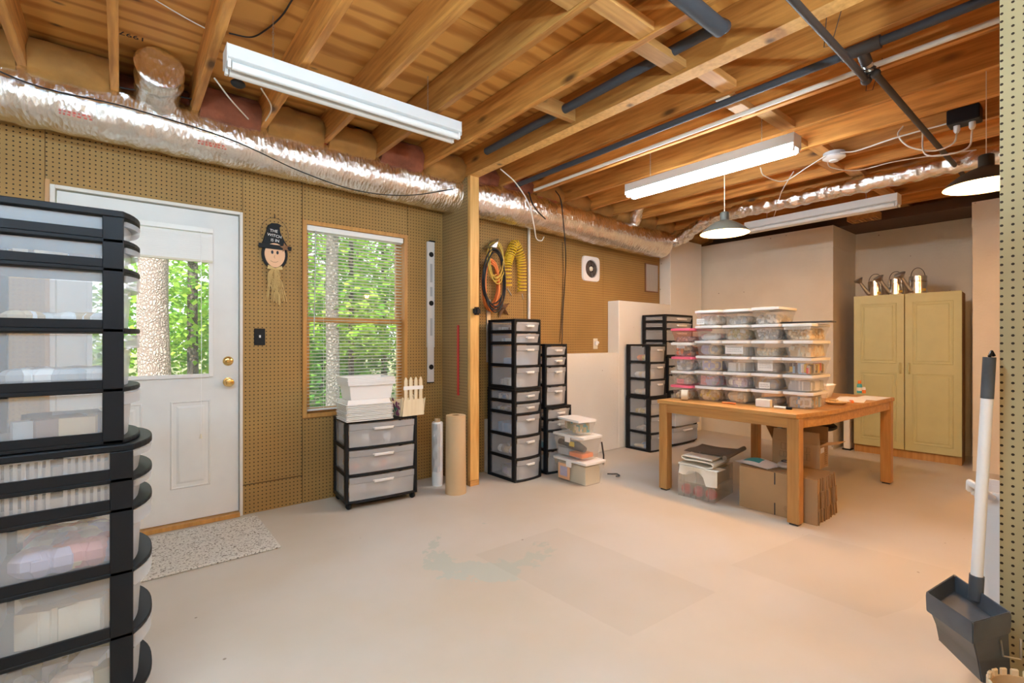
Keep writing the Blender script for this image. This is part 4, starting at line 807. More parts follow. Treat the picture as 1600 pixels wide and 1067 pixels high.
loops('coiled orange extension cord hanging low behind the post', 'extension_cord', 'orange', .008, py(762, 440, YR).x, py(765, 444, YR).z, .085, .21, 7, YR - .02, 'cord', (.0, -.04), rv=.25)
loops('black rubber cord looped over the orange cord behind the post', 'rubber_cord', 'rubber', .0065, py(763, 432, YR).x, py(765, 434, YR).z, .12, .26, 5, YR - .055, 'cord', (.01, -.06), rv=.2)
hk = thing('cord_bracket', 'grey metal bracket holding the cords behind the post', 'bracket', (py(760, 372, YR).x, YR - .0005, py(760, 385, YR).z))
obj('bracket_plate', MB().prism([(-.05, -.03), (.03, .03), (.045, .06), (.035, .02), (.02, -.03)], -.13, 0, 1), 'zinc', hk, bevel=.003)
pts = []
pa = py(813, 380, YR - .05); xa, xb = py(795, 440, YR - .05).x, py(814, 440, YR - .05).x; zt, zb_ = pa.z + .0, py(805, 450, YR - .05).z
cen = spline([(xa - .02, YR - .05, zb_), (xa - .02, YR - .05, zb_ + .2), (xa + .012, YR - .05, zt - .13), ((xa + xb) / 2, YR - .05, zt - .02), (xb - .008, YR - .05, zt - .13), (xb + .012, YR - .05, zb_ + .15), (xb + .012, YR - .05, zb_ - .03)], 60)
N = len(cen); turns = 36
for i, p in enumerate(cen):
    a = 2 * PI * turns * i / N; tdir = (cen[min(i + 1, N - 1)] - cen[max(i - 1, 0)]).normalized(); n1 = Vector((0, 1, 0)); n2 = tdir.cross(n1)
    pts.append(p + (n1 * math.cos(a) + n2 * math.sin(a)) * .043)
ch = thing('coil_hose', 'yellow coiled air hose hanging on the tan pegboard', 'hose', (0, 0, 0))
obj('coil', MB().tube(pts, .0055, 6), 'yellow', ch, smooth=60)
obj('hose_fitting', MB().cyl((xa - .02, YR - .05, zb_ - .01), (xa + .03, YR - .05, zb_ - .07), .008, 8).cyl((xb + .012, YR - .05, zb_ - .05), (xb + .03, YR - .05, zb_ - .10), .005, 8), 'zinc', ch)
obj('hook', MB().cyl((cen[N // 2].x, YR - .0005, zt - .05), (cen[N // 2].x, YR - .09, zt - .05), .004, 8), 'zinc', ch)
st = thing('barn_star', 'rusty metal barn star hanging under the cords', 'star', (py(787, 482, YR - .04).x, YR - .02, py(787, 482, YR).z), 0)
m = MB(); sv = [((.10 if k % 2 == 0 else .04) * math.cos(PI / 2 + k * PI / 5 + .25), 0, (.10 if k % 2 == 0 else .04) * math.sin(PI / 2 + k * PI / 5 + .25)) for k in range(10)]
m.add(sv + [(0, -.035, 0), (0, .004, 0)], [(k, (k + 1) % 10, 10) for k in range(10)] + [((k + 1) % 10, k, 11) for k in range(10)]); obj('star_body', m, 'rust', st)
obj('star_spiral', MB().tube([(.004 * a / 2 * math.cos(a), -.036 + .0015 * a, .004 * a / 2 * math.sin(a)) for a in [k * .35 for k in range(32)]], .0022, 5), 'iron', st)
q = px(744, 486, 2.25); tag(obj('cable_plug', MB().box(2.222, 2.276, 3.205, 3.2615, q.z - .032, q.z + .032), 'black_plastic', bevel=.014, seg=3), 'black cord plug hanging at the front of the post', 'plug')
q0, q1 = py(764, 478, YR - .015), py(764, 566, YR - .015)
tag(obj('metal_rule', bx(q0.x - .022, q0.x + .022, YR - .012, YR - .0005, q1.z, q0.z + .06), 'zinc', bevel=.002), 'grey metal rule hanging behind the tower below the cords', 'ruler')
q0 = py(761, 655, YR - .03); tag(obj('leaning_plank', bx(q0.x - .012, q0.x + .045, YR - .05, YR - .002, 0, q0.z), 'concrete_raw', bevel=.004), 'weathered grey plank standing on the floor behind the post', 'plank')
q0 = py(827, 365, YR - .02); tag(obj('wall_conduit', MB().cyl((q0.x, YR - .016, 1.0), (q0.x, YR - .016, 2.3), .014, 10), 'pvc', smooth=40), 'cream vertical conduit on the tan pegboard beside the coil hose', 'conduit')
# exhaust fan
a, b = py(908, 400, YR), py(936, 440, YR); fx, fz = (a.x + b.x) / 2, (a.z + b.z) / 2
fn = thing('exhaust_fan', 'white square exhaust fan cover with round grille on pegboard', 'fan', (fx, YR - .0005, fz))
def sq(r_, n=2.0, s=.138, k=40): return [(math.copysign(abs(math.cos(2 * PI * i / k)) ** (1 / n), math.cos(2 * PI * i / k)) * s * r_, math.copysign(abs(math.sin(2 * PI * i / k)) ** (1 / n), math.sin(2 * PI * i / k)) * s * r_) for i in range(k)]
ou = sq(1, 3.2); ci = [(.098 * math.cos(2 * PI * i / 40), .098 * math.sin(2 * PI * i / 40)) for i in range(40)]
m = MB().loft([[(p[0], 0, p[1]) for p in ou], [(p[0] * .97, -.018, p[1] * .97) for p in ou], [(p[0], -.022, p[1]) for p in ci], [(p[0] * .97, -.004, p[1] * .97) for p in ci]], cap=False)
obj('cover', m, 'white_plastic', fn, smooth=40); obj('fan_well', MB().lathe([(.096, .0), (.0005, .001)], 40), 'ink', fn, loc=(0, -.003, 0), rot=(PI / 2, 0, 0))
for r0 in (.045, .058, .071, .084): obj('grille_ring', MB().lathe([(r0, 0), (r0 + .0045, 0), (r0 + .0045, .005), (r0, .005), (r0, 0)], 40), 'zinc', fn, loc=(0, -.012, 0), rot=(PI / 2, 0, 0))
for k in range(8): obj('grille_spoke', MB().cyl((.028 * math.cos(k * PI / 4 + .3), -.011, .028 * math.sin(k * PI / 4 + .3)), (.097 * math.cos(k * PI / 4 + .3), -.011, .097 * math.sin(k * PI / 4 + .3)), .0022, 6), 'zinc', fn)
obj('hub', MB().lathe([(.027, 0), (.025, .01), (.02, .014), (.0005, .015)], 24), 'beige_box', fn, smooth=40, loc=(0, -.008, 0), rot=(PI / 2, 0, 0))
a, b = py(1008, 411, YR), py(1029, 458, YR); vp = thing('covered_vent', 'film covered square vent in the corner of the tan pegboard', 'vent', ((a.x + b.x) / 2 - .02, YR - .0005, (a.z + b.z) / 2))
hw, hh = (b.x - a.x) / 2 - .01, (a.z - b.z) / 2
for q in ((-hw, -hw + .014, -hh, hh), (hw - .014, hw, -hh, hh), (-hw + .014, hw - .014, hh - .014, hh), (-hw + .014, hw - .014, -hh, -hh + .014)): obj('vent_frame', bx(q[0], q[1], -.012, 0, q[2], q[3]), 'brown', vp)
obj('vent_film', MB().loft([[(-hw + .01 + (2 * hw - .02) * i / 10, -.016 - .008 * (i % 2) * (1 - j / 6), -hh + .012 + (2 * hh - .024) * j / 6) for i in range(11)] for j in range(7)], cap=False, closed=False), 'film', vp)
q = py(930, 537, YR); ot = thing('wall_outlet', 'cream outlet with plug in night light above the half wall', 'outlet', (q.x, YR - .0005, q.z))
obj('plate', bx(-.036, .036, -.006, 0, -.058, .058), 'beige_box', ot, bevel=.003); obj('night_light', MB().box(-.02, .02, -.03, -.006, -.02, .03), 'white_plastic', ot, bevel=.006); obj('night_light_lens', MB().ball((.018, -.022, .012), .016, 10, 8), 'white_c', ot, smooth=60)
q = thing('small_black_box', 'small black gadget on top of the tower beside the fan', 'gadget', (3.02, 3.26, .595 + .59)); 
obj('case', bx(-.022, .022, -.018, .018, .0, .045), 'black_plastic', q, bevel=.004); obj('knob', MB().cyl((-.0, 0, .045), (0, 0, .058), .008, 10), 'black_plastic', q)
BLACKBOX = q

# ================================================================== BINS
def bin_(label, loc, rz, w, d, h, lidm='lid_white', bodym='bin_clear', taper=.018, group=None, cat='storage box', name='storage_bin', latch=False, lid_t=.012):
    """w along local x, d along local y, open tapered tub with a lid"""
    t = thing(name, label, cat, loc, rz, group)
    def rr(sx, sy, z, k=3):
        rad = .02; pts = []
        for cx, cy, a0 in ((sx - rad, sy - rad, 0), (-sx + rad, sy - rad, PI / 2), (-sx + rad, -sy + rad, PI), (sx - rad, -sy + rad, 1.5 * PI)):
            for i in range(k): a = a0 + PI / 2 * i / (k - 1); pts.append((cx + rad * math.cos(a), cy + rad * math.sin(a), z))
        return pts
    hb = h - lid_t
    m = MB(); rings = [rr(w / 2 - taper, d / 2 - taper, .001), rr(w / 2 - taper * .45, d / 2 - taper * .45, hb * .62), rr(w / 2 - taper * .25, d / 2 - taper * .25, hb * .66), rr(w / 2, d / 2, hb - .001)]
    m.loft(rings, cap=False); m.add(rings[0], [tuple(range(len(rings[0])))])
    obj('tub', m, bodym, t, smooth=35)
    m = MB().loft([rr(w / 2 + .001, d / 2 + .001, hb - .012), rr(w / 2 + .005, d / 2 + .005, hb - .010), rr(w / 2 + .005, d / 2 + .005, hb + .006), rr(w / 2 - .004, d / 2 - .004, hb + .008), rr(w / 2 - .012, d / 2 - .012, hb + .004), ], cap=False)
    m.add(rr(w / 2 - .012, d / 2 - .012, hb + .004), [tuple(range(12))])
    obj('lid', m, lidm, t, smooth=30)
    if latch:
        for sy in (-1, 1): obj('latch', bx(-.03, .03, sy * (d / 2 + .002) - .004, sy * (d / 2 + .002) + .004, hb * .7, hb - .003), lidm, t, bevel=.002)
    return t
def scribble(par, cx, cz, w, rows, y, mat='ink', rot=0):
    m = MB()
    for r_ in range(rows):
        x = -w / 2; z = (rows / 2 - r_ - .5) * .013
        while x < w / 2 - .006:
            ww = R.uniform(.006, .018); pts = [(cx + x + ww * k / 4, y, cz + z + (.0022 if k % 2 else -.0022) * R.uniform(.4, 1.2)) for k in range(5)]; m.tube(pts, .0008, 4); x += ww + .005
    obj('handwriting', m, mat, par)
def note(par, cx, cz, w, h, y, rows=2, mat='paper'):
    c_ = obj('paper_note', bx(cx - w / 2, cx + w / 2, y - .0008, y, cz - h / 2, cz + h / 2), mat, par); scribble(c_, cx, cz, w * .75, rows, y - .0014)
# table first
TZ = .715
tb = thing('worktable', 'large square wooden worktable covered with stacked shoeboxes', 'table', (3.335, 1.115, 0))
TW, TD = 1.665, 1.155
top = MB().prism([(0, .13), (.39, .055), (.78, .037), (1.16, .017), (TW, 0), (TW, TD), (0, TD)], TZ - .028, TZ); obj('table_top', top, 'table_wood', tb, bevel=.002)
obj('apron', bx(.012, .035, .14, TD - .01, TZ - .095, TZ - .029), 'table_wood', tb)
for (a, b) in (((.012, .142), (.40, .068)), ((.40, .068), (.78, .049)), ((.78, .049), (1.16, .029)), ((1.16, .029), (TW - .01, .012))):
    obj('apron', MB().prism([a, b, (b[0], b[1] + .022), (a[0], a[1] + .022)], TZ - .095, TZ - .029), 'table_wood', tb)
obj('apron', bx(TW - .035, TW - .012, .03, TD - .01, TZ - .095, TZ - .029), 'table_wood', tb); obj('apron', bx(.04, TW - .04, TD - .035, TD - .012, TZ - .095, TZ - .029), 'table_wood', tb)
for (x, y) in ((.008, .118), (.008, TD - .082), (TW - .08, .008), (TW - .08, TD - .082)): obj('leg', bx(x, x + .072, y, y + .072, .012, TZ - .029), 'leg_wood', tb, bevel=.003); obj('foot', bx(x + .01, x + .062, y + .01, y + .062, 0, .0118), 'iron', tb)
# shoeboxes: five columns along the table's near edge, long side running into the room
CORKS = ('tan_lt', 'tan', 'beige_box'); SH = ('stone', 'white_c', 'grey'); YN = ('lilac', 'grey', 'tan_lt'); WH = ('white_c', 'stone'); RED = ('orange', 'tan', 'brown')
cols = [
 # y centre, x front, width, boxes from the bottom: (lid, body, contents description, mats, fill, n, size, shape, note, rot)
 (2.165, 3.517, .175, [('lid_pink', 'bin_clear', 'mixed tan scraps', CORKS, .6, 60, .018, 'mix', None), ('lid_white', 'bin_clear', 'tan shells', ('tan_lt', 'stone'), .8, 80, .018, 'ball', ('pink_c', .0, .03, .06, .035)), ('lid_pink', 'bin_clear', 'tiny speckled shells', SH, .8, 120, .013, 'ball', None), ('lid_white', 'bin_clear', 'reddish brown curls', RED, .8, 90, .016, 'ball', ('paper', 0, .075, .07, .018)), ('lid_pink', 'bin_pink', 'grey pebbles', SH, .45, 110, .013, 'ball', None)]),
 (1.96, 3.545, .190, [('lid_white', 'bin_clear', 'golden husks', ('tan_lt', 'yellow_cord', 'tan'), .9, 60, .026, 'ball', None), ('lid_white', 'bin_clear', 'grey and red ribbon', ('grey', 'lilac', 'pink_c'), .7, 40, .03, 'mix', None), ('lid_white', 'bin_clear', 'lilac fabric', ('lilac', 'lilac', 'tan_lt'), .7, 30, .04, 'mix', None), ('lid_white', 'bin_clear', 'grey lilac yarn', YN, .75, 36, .035, 'ball', None), ('lid_white', 'bin_clear', 'pale pink tissue', ('white_c', 'pink_c', 'white_c'), .5, 24, .035, 'ball', None), ('lid_white', 'bin_clear', 'white lace', WH, .7, 40, .03, 'ball', ('paper', -.05, .03, .065, .045))]),
 (1.755, 3.577, .190, [('lid_white', 'bin_clear', 'large tan shells', ('tan_lt', 'tan', 'beige_box'), .8, 40, .034, 'ball', None), ('lid_white', 'bin_clear', 'pale lilac cloth', ('lilac', 'white_c', 'grey'), .65, 30, .04, 'mix', None), ('lid_white', 'bin_clear', 'white sheet foam', ('white_c', 'stone'), .6, 20, .05, 'box', None), ('lid_white', 'bin_clear', 'pale papers', ('white_c', 'beige_box'), .6, 16, .05, 'box', ('paper', -.005, .05, .135, .065)), ('lid_white', 'bin_clear', 'olive moss', ('olive', 'stone', 'tan'), .8, 80, .018, 'ball', None), ('lid_white', 'bin_clear', 'grey white shells', SH, .6, 60, .022, 'ball', None)]),
 (1.55, 3.606, .190, [('lid_white', 'bin_clear', 'grey cloth', ('grey', 'stone'), .5, 20, .045, 'mix', None), ('lid_white', 'bin_clear', 'tan and grey scraps', ('stone', 'tan', 'grey'), .7, 40, .03, 'ball', ('paper', .0, .03, .075, .045)), ('lid_white', 'bin_clear', 'pale lace', ('stone', 'beige_box'), .7, 36, .03, 'ball', ('paper', .0, .06, .105, .085)), ('lid_white', 'bin_clear', 'pale pebbles', ('tan_lt', 'stone', 'beige_box'), .6, 120, .015, 'ball', None), ('lid_white', 'bin_clear', 'grey brown pebbles', SH, .75, 140, .014, 'ball', None), ('lid_white', 'bin_clear', 'small grey shells', SH, .6, 130, .014, 'ball', None)]),
 (1.345, 3.633, .190, [('lid_white', 'bin_clear', 'white shells on blue cloth', ('stone', 'white_c', 'blue_lt', 'tan'), .7, 26, .04, 'mix', None), ('lid_white', 'bin_clear', 'grey metal parts', ('grey', 'white_c', 'grey'), .65, 24, .035, 'box', None), ('lid_white', 'bin_clear', 'colourful craft tins', ('blue_lt', 'yellow_cord', 'red', 'ink', 'white_c'), .7, 40, .028, 'box', None), ('lid_white', 'bin_clear', 'natural bottle corks', CORKS, .85, 110, .02, 'box', None), ('lid_white', 'bin_clear', 'small tan stones', CORKS, .8, 150, .014, 'ball', ('paper', .0, .085, .17, .02))]),
]
colname = ['leftmost column', 'second column from the left', 'middle column', 'second column from the right', 'rightmost column']
BH, BD = .1195, .33
for ci_, (yc, xf, bw, bs) in enumerate(cols):
    z = TZ + .001; h = BH * (.97 if ci_ == 0 else 1)
    for k, (lm, bmat, desc, mats, fill, n, size, shp, nt_) in enumerate(bs):
        rz = -PI / 2 + R.uniform(-.03, .03); hh = h * (1.04 if (ci_ == 3 and k == 5) else 1); lx = xf - .018 + R.uniform(-.007, .007)
        ext = ''
        if ci_ == 3 and k == 5: rz += .0; lx -= .015
        pos = ORD[len(bs) - 1 - k] + ('' if k == len(bs) - 1 else ' from top'); pos = 'bottom' if k == 0 else pos
        lid_w = 'pink' if lm == 'lid_pink' else 'white'
        loc = (lx + BD / 2, yc + R.uniform(-.004, .004), z)
        t = bin_(f'{lid_w} lidded clear shoebox, {pos} of the {colname[ci_]}', loc, rz, bw, BD, hh, lm, bmat, .02, 'shoeboxes stacked on the table', name='shoebox')
        mm = MB(); fh = (hh - .024) * min(.92, fill * 1.12); lumps(mm, -bw / 2 + .02, bw / 2 - .02, -BD / 2 + .021, -BD / 2 + .10, .004, fh, n, size, len(mats), shp); lumps(mm, bw / 2 - .075, bw / 2 - .02, -BD / 2 + .05, BD / 2 - .024, .004, fh, n, size, len(mats), shp); lumps(mm, -bw / 2 + .022, bw / 2 - .03, -BD / 2 + .09, BD / 2 - .03, .004, fh * .9, n // 2, size * 1.4, len(mats), shp)
        stuff(f'{desc} filling the {pos} shoebox of the {colname[ci_]}', 'craft supplies', mm, mats, loc, rz, 'craft_supplies')
        if nt_: note(t, nt_[1], nt_[2], nt_[3], nt_[4], -BD / 2 + .006, max(1, int(nt_[4] / .02)), nt_[0])
        z += hh - .0015
    if ci_ == 4: PAPZ = z
tag(obj('dark_folder', MB().prism([(-.1, -.17), (.1, -.16), (.1, .17), (-.1, .16)], 0, .006), 'pipe_grey', loc=(3.78, 1.345, PAPZ + .008), rot=(0, 0, .12)), 'dark folder lying on top of the rightmost shoebox column', 'folder')
# small things on the table
q = pz(1078, 622, TZ); t = thing('tape_roll', 'roll of cream masking tape at the far end of the table', 'tape', (3.455, 2.10, TZ + .001 + .042), .45)
tp = MB().lathe([(.042, -.024), (.042, .024), (.025, .024), (.025, -.024), (.042, -.024)], 28); obj('tape', tp, 'beige_box', t, smooth=40, rot=(PI / 2, 0, 0)); obj('core', MB().lathe([(.0249, -.022), (.0249, .022), (.022, .022), (.022, -.022), (.0249, -.022)], 24), 'grey', t, smooth=40, rot=(PI / 2, 0, 0))
q = pz(1193, 636, TZ); t = thing('note_block', 'block of cream sticky notes before the fourth shoebox column', 'notepad', (q.x, q.y, TZ + .001), 0); obj('pad', bx(-.012, .024, -.05, .05, 0, .055), 'beige_box', t, bevel=.003); obj('pad_edge', bx(-.0145, -.0125, -.049, .049, .002, .05), 'paper', t)
q = pz(1139, 631, TZ); t = thing('utility_knife', 'orange handled tool on the near table edge', 'tool', (q.x, q.y, TZ + .001), .05); obj('handle', bx(-.011, .011, -.05, .05, 0, .012), 'orange', t, bevel=.004); obj('blade', bx(-.006, .006, .051, .085, .002, .006), 'steel', t)
t = thing('marker_pen', 'white marker with black cap near the table corner', 'pen', (pz(1222, 639, TZ).x, pz(1222, 639, TZ).y, TZ + .001), .1); obj('barrel', MB().cyl((0, .05, .009), (0, -.025, .009), .009, 12), 'white_plastic', t, smooth=40); obj('cap', MB().cyl((0, -.026, .009), (0, -.06, .009), .0095, 12), 'black_plastic', t, smooth=40)
q = pz(1325, 617, TZ); wtb = thing('white_tub', 'empty white plastic tub at the back of the table', 'tub', (4.55, 1.56, TZ + .001), .1)
def rc(w, d, z, r=.03): 
    pts = []
    for cx, cy, a0 in ((w - r, d - r, 0), (-w + r, d - r, PI / 2), (-w + r, -d + r, PI), (w - r, -d + r, 1.5 * PI)):
        for i in range(4): a = a0 + PI / 2 * i / 3; pts.append((cx + r * math.cos(a), cy + r * math.sin(a), z))
    return pts
obj('tub_body', MB().loft([rc(.09, .11, 0), rc(.115, .135, .10), rc(.12, .14, .10), rc(.12, .14, .106), rc(.112, .132, .104), rc(.088, .108, .004)], cap=True), 'white_plastic', wtb, smooth=35)
q = pz(1343, 614, TZ); gb = thing('glue_bottle', 'small teal glue bottle with orange cap on the table', 'bottle', (q.x, q.y, TZ + .001))
obj('bottle_body', MB().lathe([(.0005, 0), (.02, 0), (.021, .05), (.019, .075), (.012, .083)], 20), 'teal', gb, smooth=40); obj('bottle_cap', MB().lathe([(.013, .083), (.014, .085), (.012, .112), (.0005, .113)], 16), 'orange', gb, smooth=40); obj('bottle_label', MB().lathe([(.0214, .02), (.0216, .05)], 20), 'paper', gb)
q = pz(1347, 615, TZ); gb = thing('small_glue_bottle', 'small white bottle with orange base behind the teal bottle', 'bottle', (q.x + .05, q.y, TZ + .001)); obj('bottle_body', MB().lathe([(.0005, 0), (.015, 0), (.015, .03)], 16), 'orange', gb); obj('bottle_top', MB().lathe([(.015, .03), (.013, .05), (.008, .055), (.0005, .056)], 16), 'white_plastic', gb, smooth=40)
t = thing('paint_brush', 'wide paint brush lying on the table', 'brush', pz(1330, 627, TZ) + Vector((0, 0, .001)), .35); obj('handle', MB().prism([(-.13, -.009), (-.02, -.013), (-.02, .013), (-.13, .009)], 0, .012), 'orange', t, bevel=.003); obj('bristles', bx(-.019, .05, -.02, .02, .001, .012), 'white_plastic', t, bevel=.003)
t = thing('paper_sheets', 'white paper sheets spread on the back of the table', 'paper', (4.55, 1.34, TZ + .001), .2); obj('sheet', bx(-.22, .20, -.14, .05, 0, .0015), 'paper', t); obj('sheet', MB().box(0.05, .38, -.20, -.02, .0018, .0032, M=Matrix.Rotation(-.25, 4, 'Z')), 'paper', t)
t = thing('wood_scoop', 'light wooden dish beside the rightmost shoebox column', 'dish', pz(1305, 631, TZ) + Vector((0, 0, .001))); obj('dish', MB().lathe([(.0005, 0), (.05, .0), (.075, .016), (.072, .017), (.048, .004), (.0005, .003)], 24), 'tan_lt', t, smooth=40); obj('wood_block', bx(-.03, .02, -.015, .03, .018, .03), 'tan_lt', t)

# stacked bins on the floor by the towers
GB = 'bins stacked on the floor'
t1 = bin_('cream filled clear bin with white lid, bottom of the floor stack', (3.025, 2.83, 0), -PI / 2 + .06, .39, .24, .205, 'lid_white', 'crate_clear', .03, GB, latch=True, lid_t=.018)
t1.rotation_euler = (0, 0, -PI / 2 - .02)
mm = MB().box(-.16, .155, -.085, .085, .004, .15, 0).box(-.15, -.02, -.095, -.086, .01, .14, 1); stuff('cream papers packed in the bottom bin of the floor stack', 'papers', mm, ('beige_box', 'tan_lt'), (3.025, 2.83, 0), t1.rotation_euler[2])
c_ = obj('paper_card', bx(-.13, .01, -.1195, -.118, .02, .15), 'skin', t1); obj('dark_label', bx(-.105, -.02, -.121, -.12, .045, .125), 'lilac', t1)
scribble(t1, -.062, .085, .06, 3, -.1216, 'white_c')
t2 = bin_('clear bin of tools with white lid, middle of the floor stack', (3.035, 2.86, .208), -PI / 2 - .02, .365, .23, .195, 'lid_white', 'bin_clear', .022, GB, latch=True, lid_t=.016)
loc2 = (3.035, 2.86, .209); rz2 = -PI / 2 - .02
mm = MB().box(-.15, -.03, -.08, .06, .004, .06).box(-.15, -.04, .0, .07, .062, .10); stuff('grey tool cases inside the middle bin of the floor stack', 'tools', mm, ('grey',), loc2, rz2, 'tool_case')
t = thing('power_tool', 'black power tool with yellow sticker inside the middle floor bin', 'tool', loc2, rz2); obj('tool_body', MB().tube([(-.15, -.06, .10), (-.08, -.06, .10), (-.02, -.06, .09), (.05, -.05, .09), (.13, -.04, .07)], .028, 10, rf=lambda i, j, th, p: [.026, .026, .03, .04, .025][i]), 'black_plastic', t, smooth=50); obj('sticker', bx(.0, .06, -.0965, -.0955, .09, .13), 'yellow', t); obj('tool_base', bx(-.01, .14, -.085, .05, .004, .04), 'orange', t, bevel=.004)
t3 = bin_('small clear bin with white lid on top of the floor stack', (3.04, 2.87, .405), -PI / 2 - .16, .30, .19, .125, 'lid_white', 'bin_clear', .02, GB)
mm = MB(); lumps(mm, -.12, .12, -.07, .07, .004, .085, 60, .024, 4, 'box'); stuff('small jars filling the top bin of the floor stack', 'jars', mm, ('olive', 'grey', 'tan_lt', 'teal'), (3.04, 2.87, .405), -PI / 2 - .16, 'small_jars')
tag(obj('bungee_strap', MB().tube(spline([(3.31, 2.76, .02), (3.34, 2.73, .02), (3.37, 2.70, .021), (3.345, 2.655, .02), (3.31, 2.665, .02)], 8), .006, 6).tube([(3.27, 2.79, .30), (3.285, 2.78, .18), (3.28, 2.78, .10)], .007, 6), 'iron'), 'dark hook lying on the floor right of the stacked bins', 'hook')

# ================================================================== UNDER THE TABLE
ob = thing('ornament_box', 'clear divided ornament box with red balls under the table', 'storage box', (3.36, 1.80, 0), .12)
bw, bd_, bh = .36, .28, .235
m = MB(); m.box(0, bw, 0, .003, 0, bh).box(0, bw, bd_ - .003, bd_, 0, bh).box(0, .003, .003, bd_ - .003, 0, bh).box(bw - .003, bw, .003, bd_ - .003, 0, bh).box(.003, bw - .003, .003, bd_ - .003, 0, .003)
obj('case', m, 'crate_clear', ob); obj('shelf', bx(.004, bw - .004, .004, bd_ - .004, .105, .108), 'crate_clear', ob)
for k in (1, 2): obj('divider', bx(.004, bw - .004, bd_ * k / 3 - .001, bd_ * k / 3 + .001, .004, .104), 'crate_clear', ob)
for k in range(3): obj('rib', bx(-.004, -.0005, bd_ * (k + .5) / 3 - .004, bd_ * (k + .5) / 3 + .004, .0, bh), 'crate_clear', ob)
Mx = Matrix.Translation((3.36, 1.80, 0)) @ Matrix.Rotation(.12, 4, 'Z')
for k, nm in enumerate(('nearest the cardboard', 'in the middle', 'nearest the table leg')):
    q = Mx @ Vector((.052, bd_ * (k + .5) / 3, .0465)); t = thing('red_ornament', f'red ornament ball {nm} of the clear box', 'ornament', q, 0, 'red ornament balls')
    obj('ball', MB().ball((0, 0, 0), .042, 20, 14), 'red', t, smooth=80); obj('cap', MB().lathe([(.008, .038), (.008, .05), (.0005, .051)], 10), 'brass', t)
mm = MB().box(.02, bw - .02, .02, bd_ - .02, .112, .215); stuff('pale tissue in the upper tier of the ornament box', 'tissue', mm, ('stone',), (3.36, 1.80, 0), .12, 'tissue_filling')
# folded batting on top with draped sheet
fb = thing('folded_fabric', 'taupe fabric with cream backing folded on the ornament box', 'fabric', (3.38, 1.82, bh + .003), .10)
def spiral():
    out = []; inn = []
    path = [(.0, .012)] + [(.02 + .22 * t, .008 + .004 * math.sin(t * 5)) for t in (0, .3, .6, .9)] + [(.262, .018), (.268, .032), (.255, .044)] + [(.24 - .2 * t, .047 + .004 * math.sin(4 * t)) for t in (.1, .5, .9)] + [(.03, .056), (.028, .068), (.04, .074)] + [(.06 + .2 * t, .074 - .004 * t) for t in (.2, .6, 1)]
    return path
path = spiral()
def strip(path, y0, y1, th):
    vs = []
    rings = []
    for y in (y0, y1):
        o_, i_ = [], []
        for k, p in enumerate(path):
            a = path[max(k - 1, 0)]; b = path[min(k + 1, len(path) - 1)]; tx, tz = b[0] - a[0], b[1] - a[1]; L = math.hypot(tx, tz) or 1
            o_.append((p[0] - tz / L * th, y, p[1] + tx / L * th)); i_.append((p[0] + tz / L * th, y, p[1] - tx / L * th))
        rings.append(o_ + i_[::-1])
    return MB().loft(rings)
Mrot = (0, 0, -PI / 2)
for k, dz in enumerate((0,)): obj('folds', strip(path, 0, .30, .005), 'cream_cloth', fb, smooth=50, loc=(-.03, .26, .0), rot=Mrot)
obj('top_layer', MB().loft([[(.10 + .34 * i / 8, -.06 + .34 * j / 6 , .082 + .004 * math.sin(i * .9 + j) + (.016 if j == 0 and i > 3 else 0)) for i in range(9)] for j in range(7)] , cap=False, closed=False), 'taupe', fb, smooth=80)
obj('rolled_edge', MB().cyl((.06, -.055, .085), (.46, -.05, .095), .017, 12), 'taupe', fb, smooth=40)
dsd = MB(); rows = []
for i in range(15):
    s = i / 14
    row = []
    for j in range(13):
        tt = j / 12; y = 1.765 + .30 * tt; xx = 3.46 - .16 * min(1, s * 1.5); z = bh + .004
        over = max(0, s - .62)
        if over: xx = 3.338 - .02 * math.sin(tt * 7) * over * 3 - .012; z -= over * (.30 if tt < .3 else .14 + .05 * math.sin(tt * 9))
        row.append((xx, y - .0, z))
    rows.append(row)
dsd.loft(rows, cap=False, closed=False)
tag(obj('draped_paper', dsd, 'cream_cloth', smooth=80), 'cream sheet hanging over the front of the ornament box', 'paper')
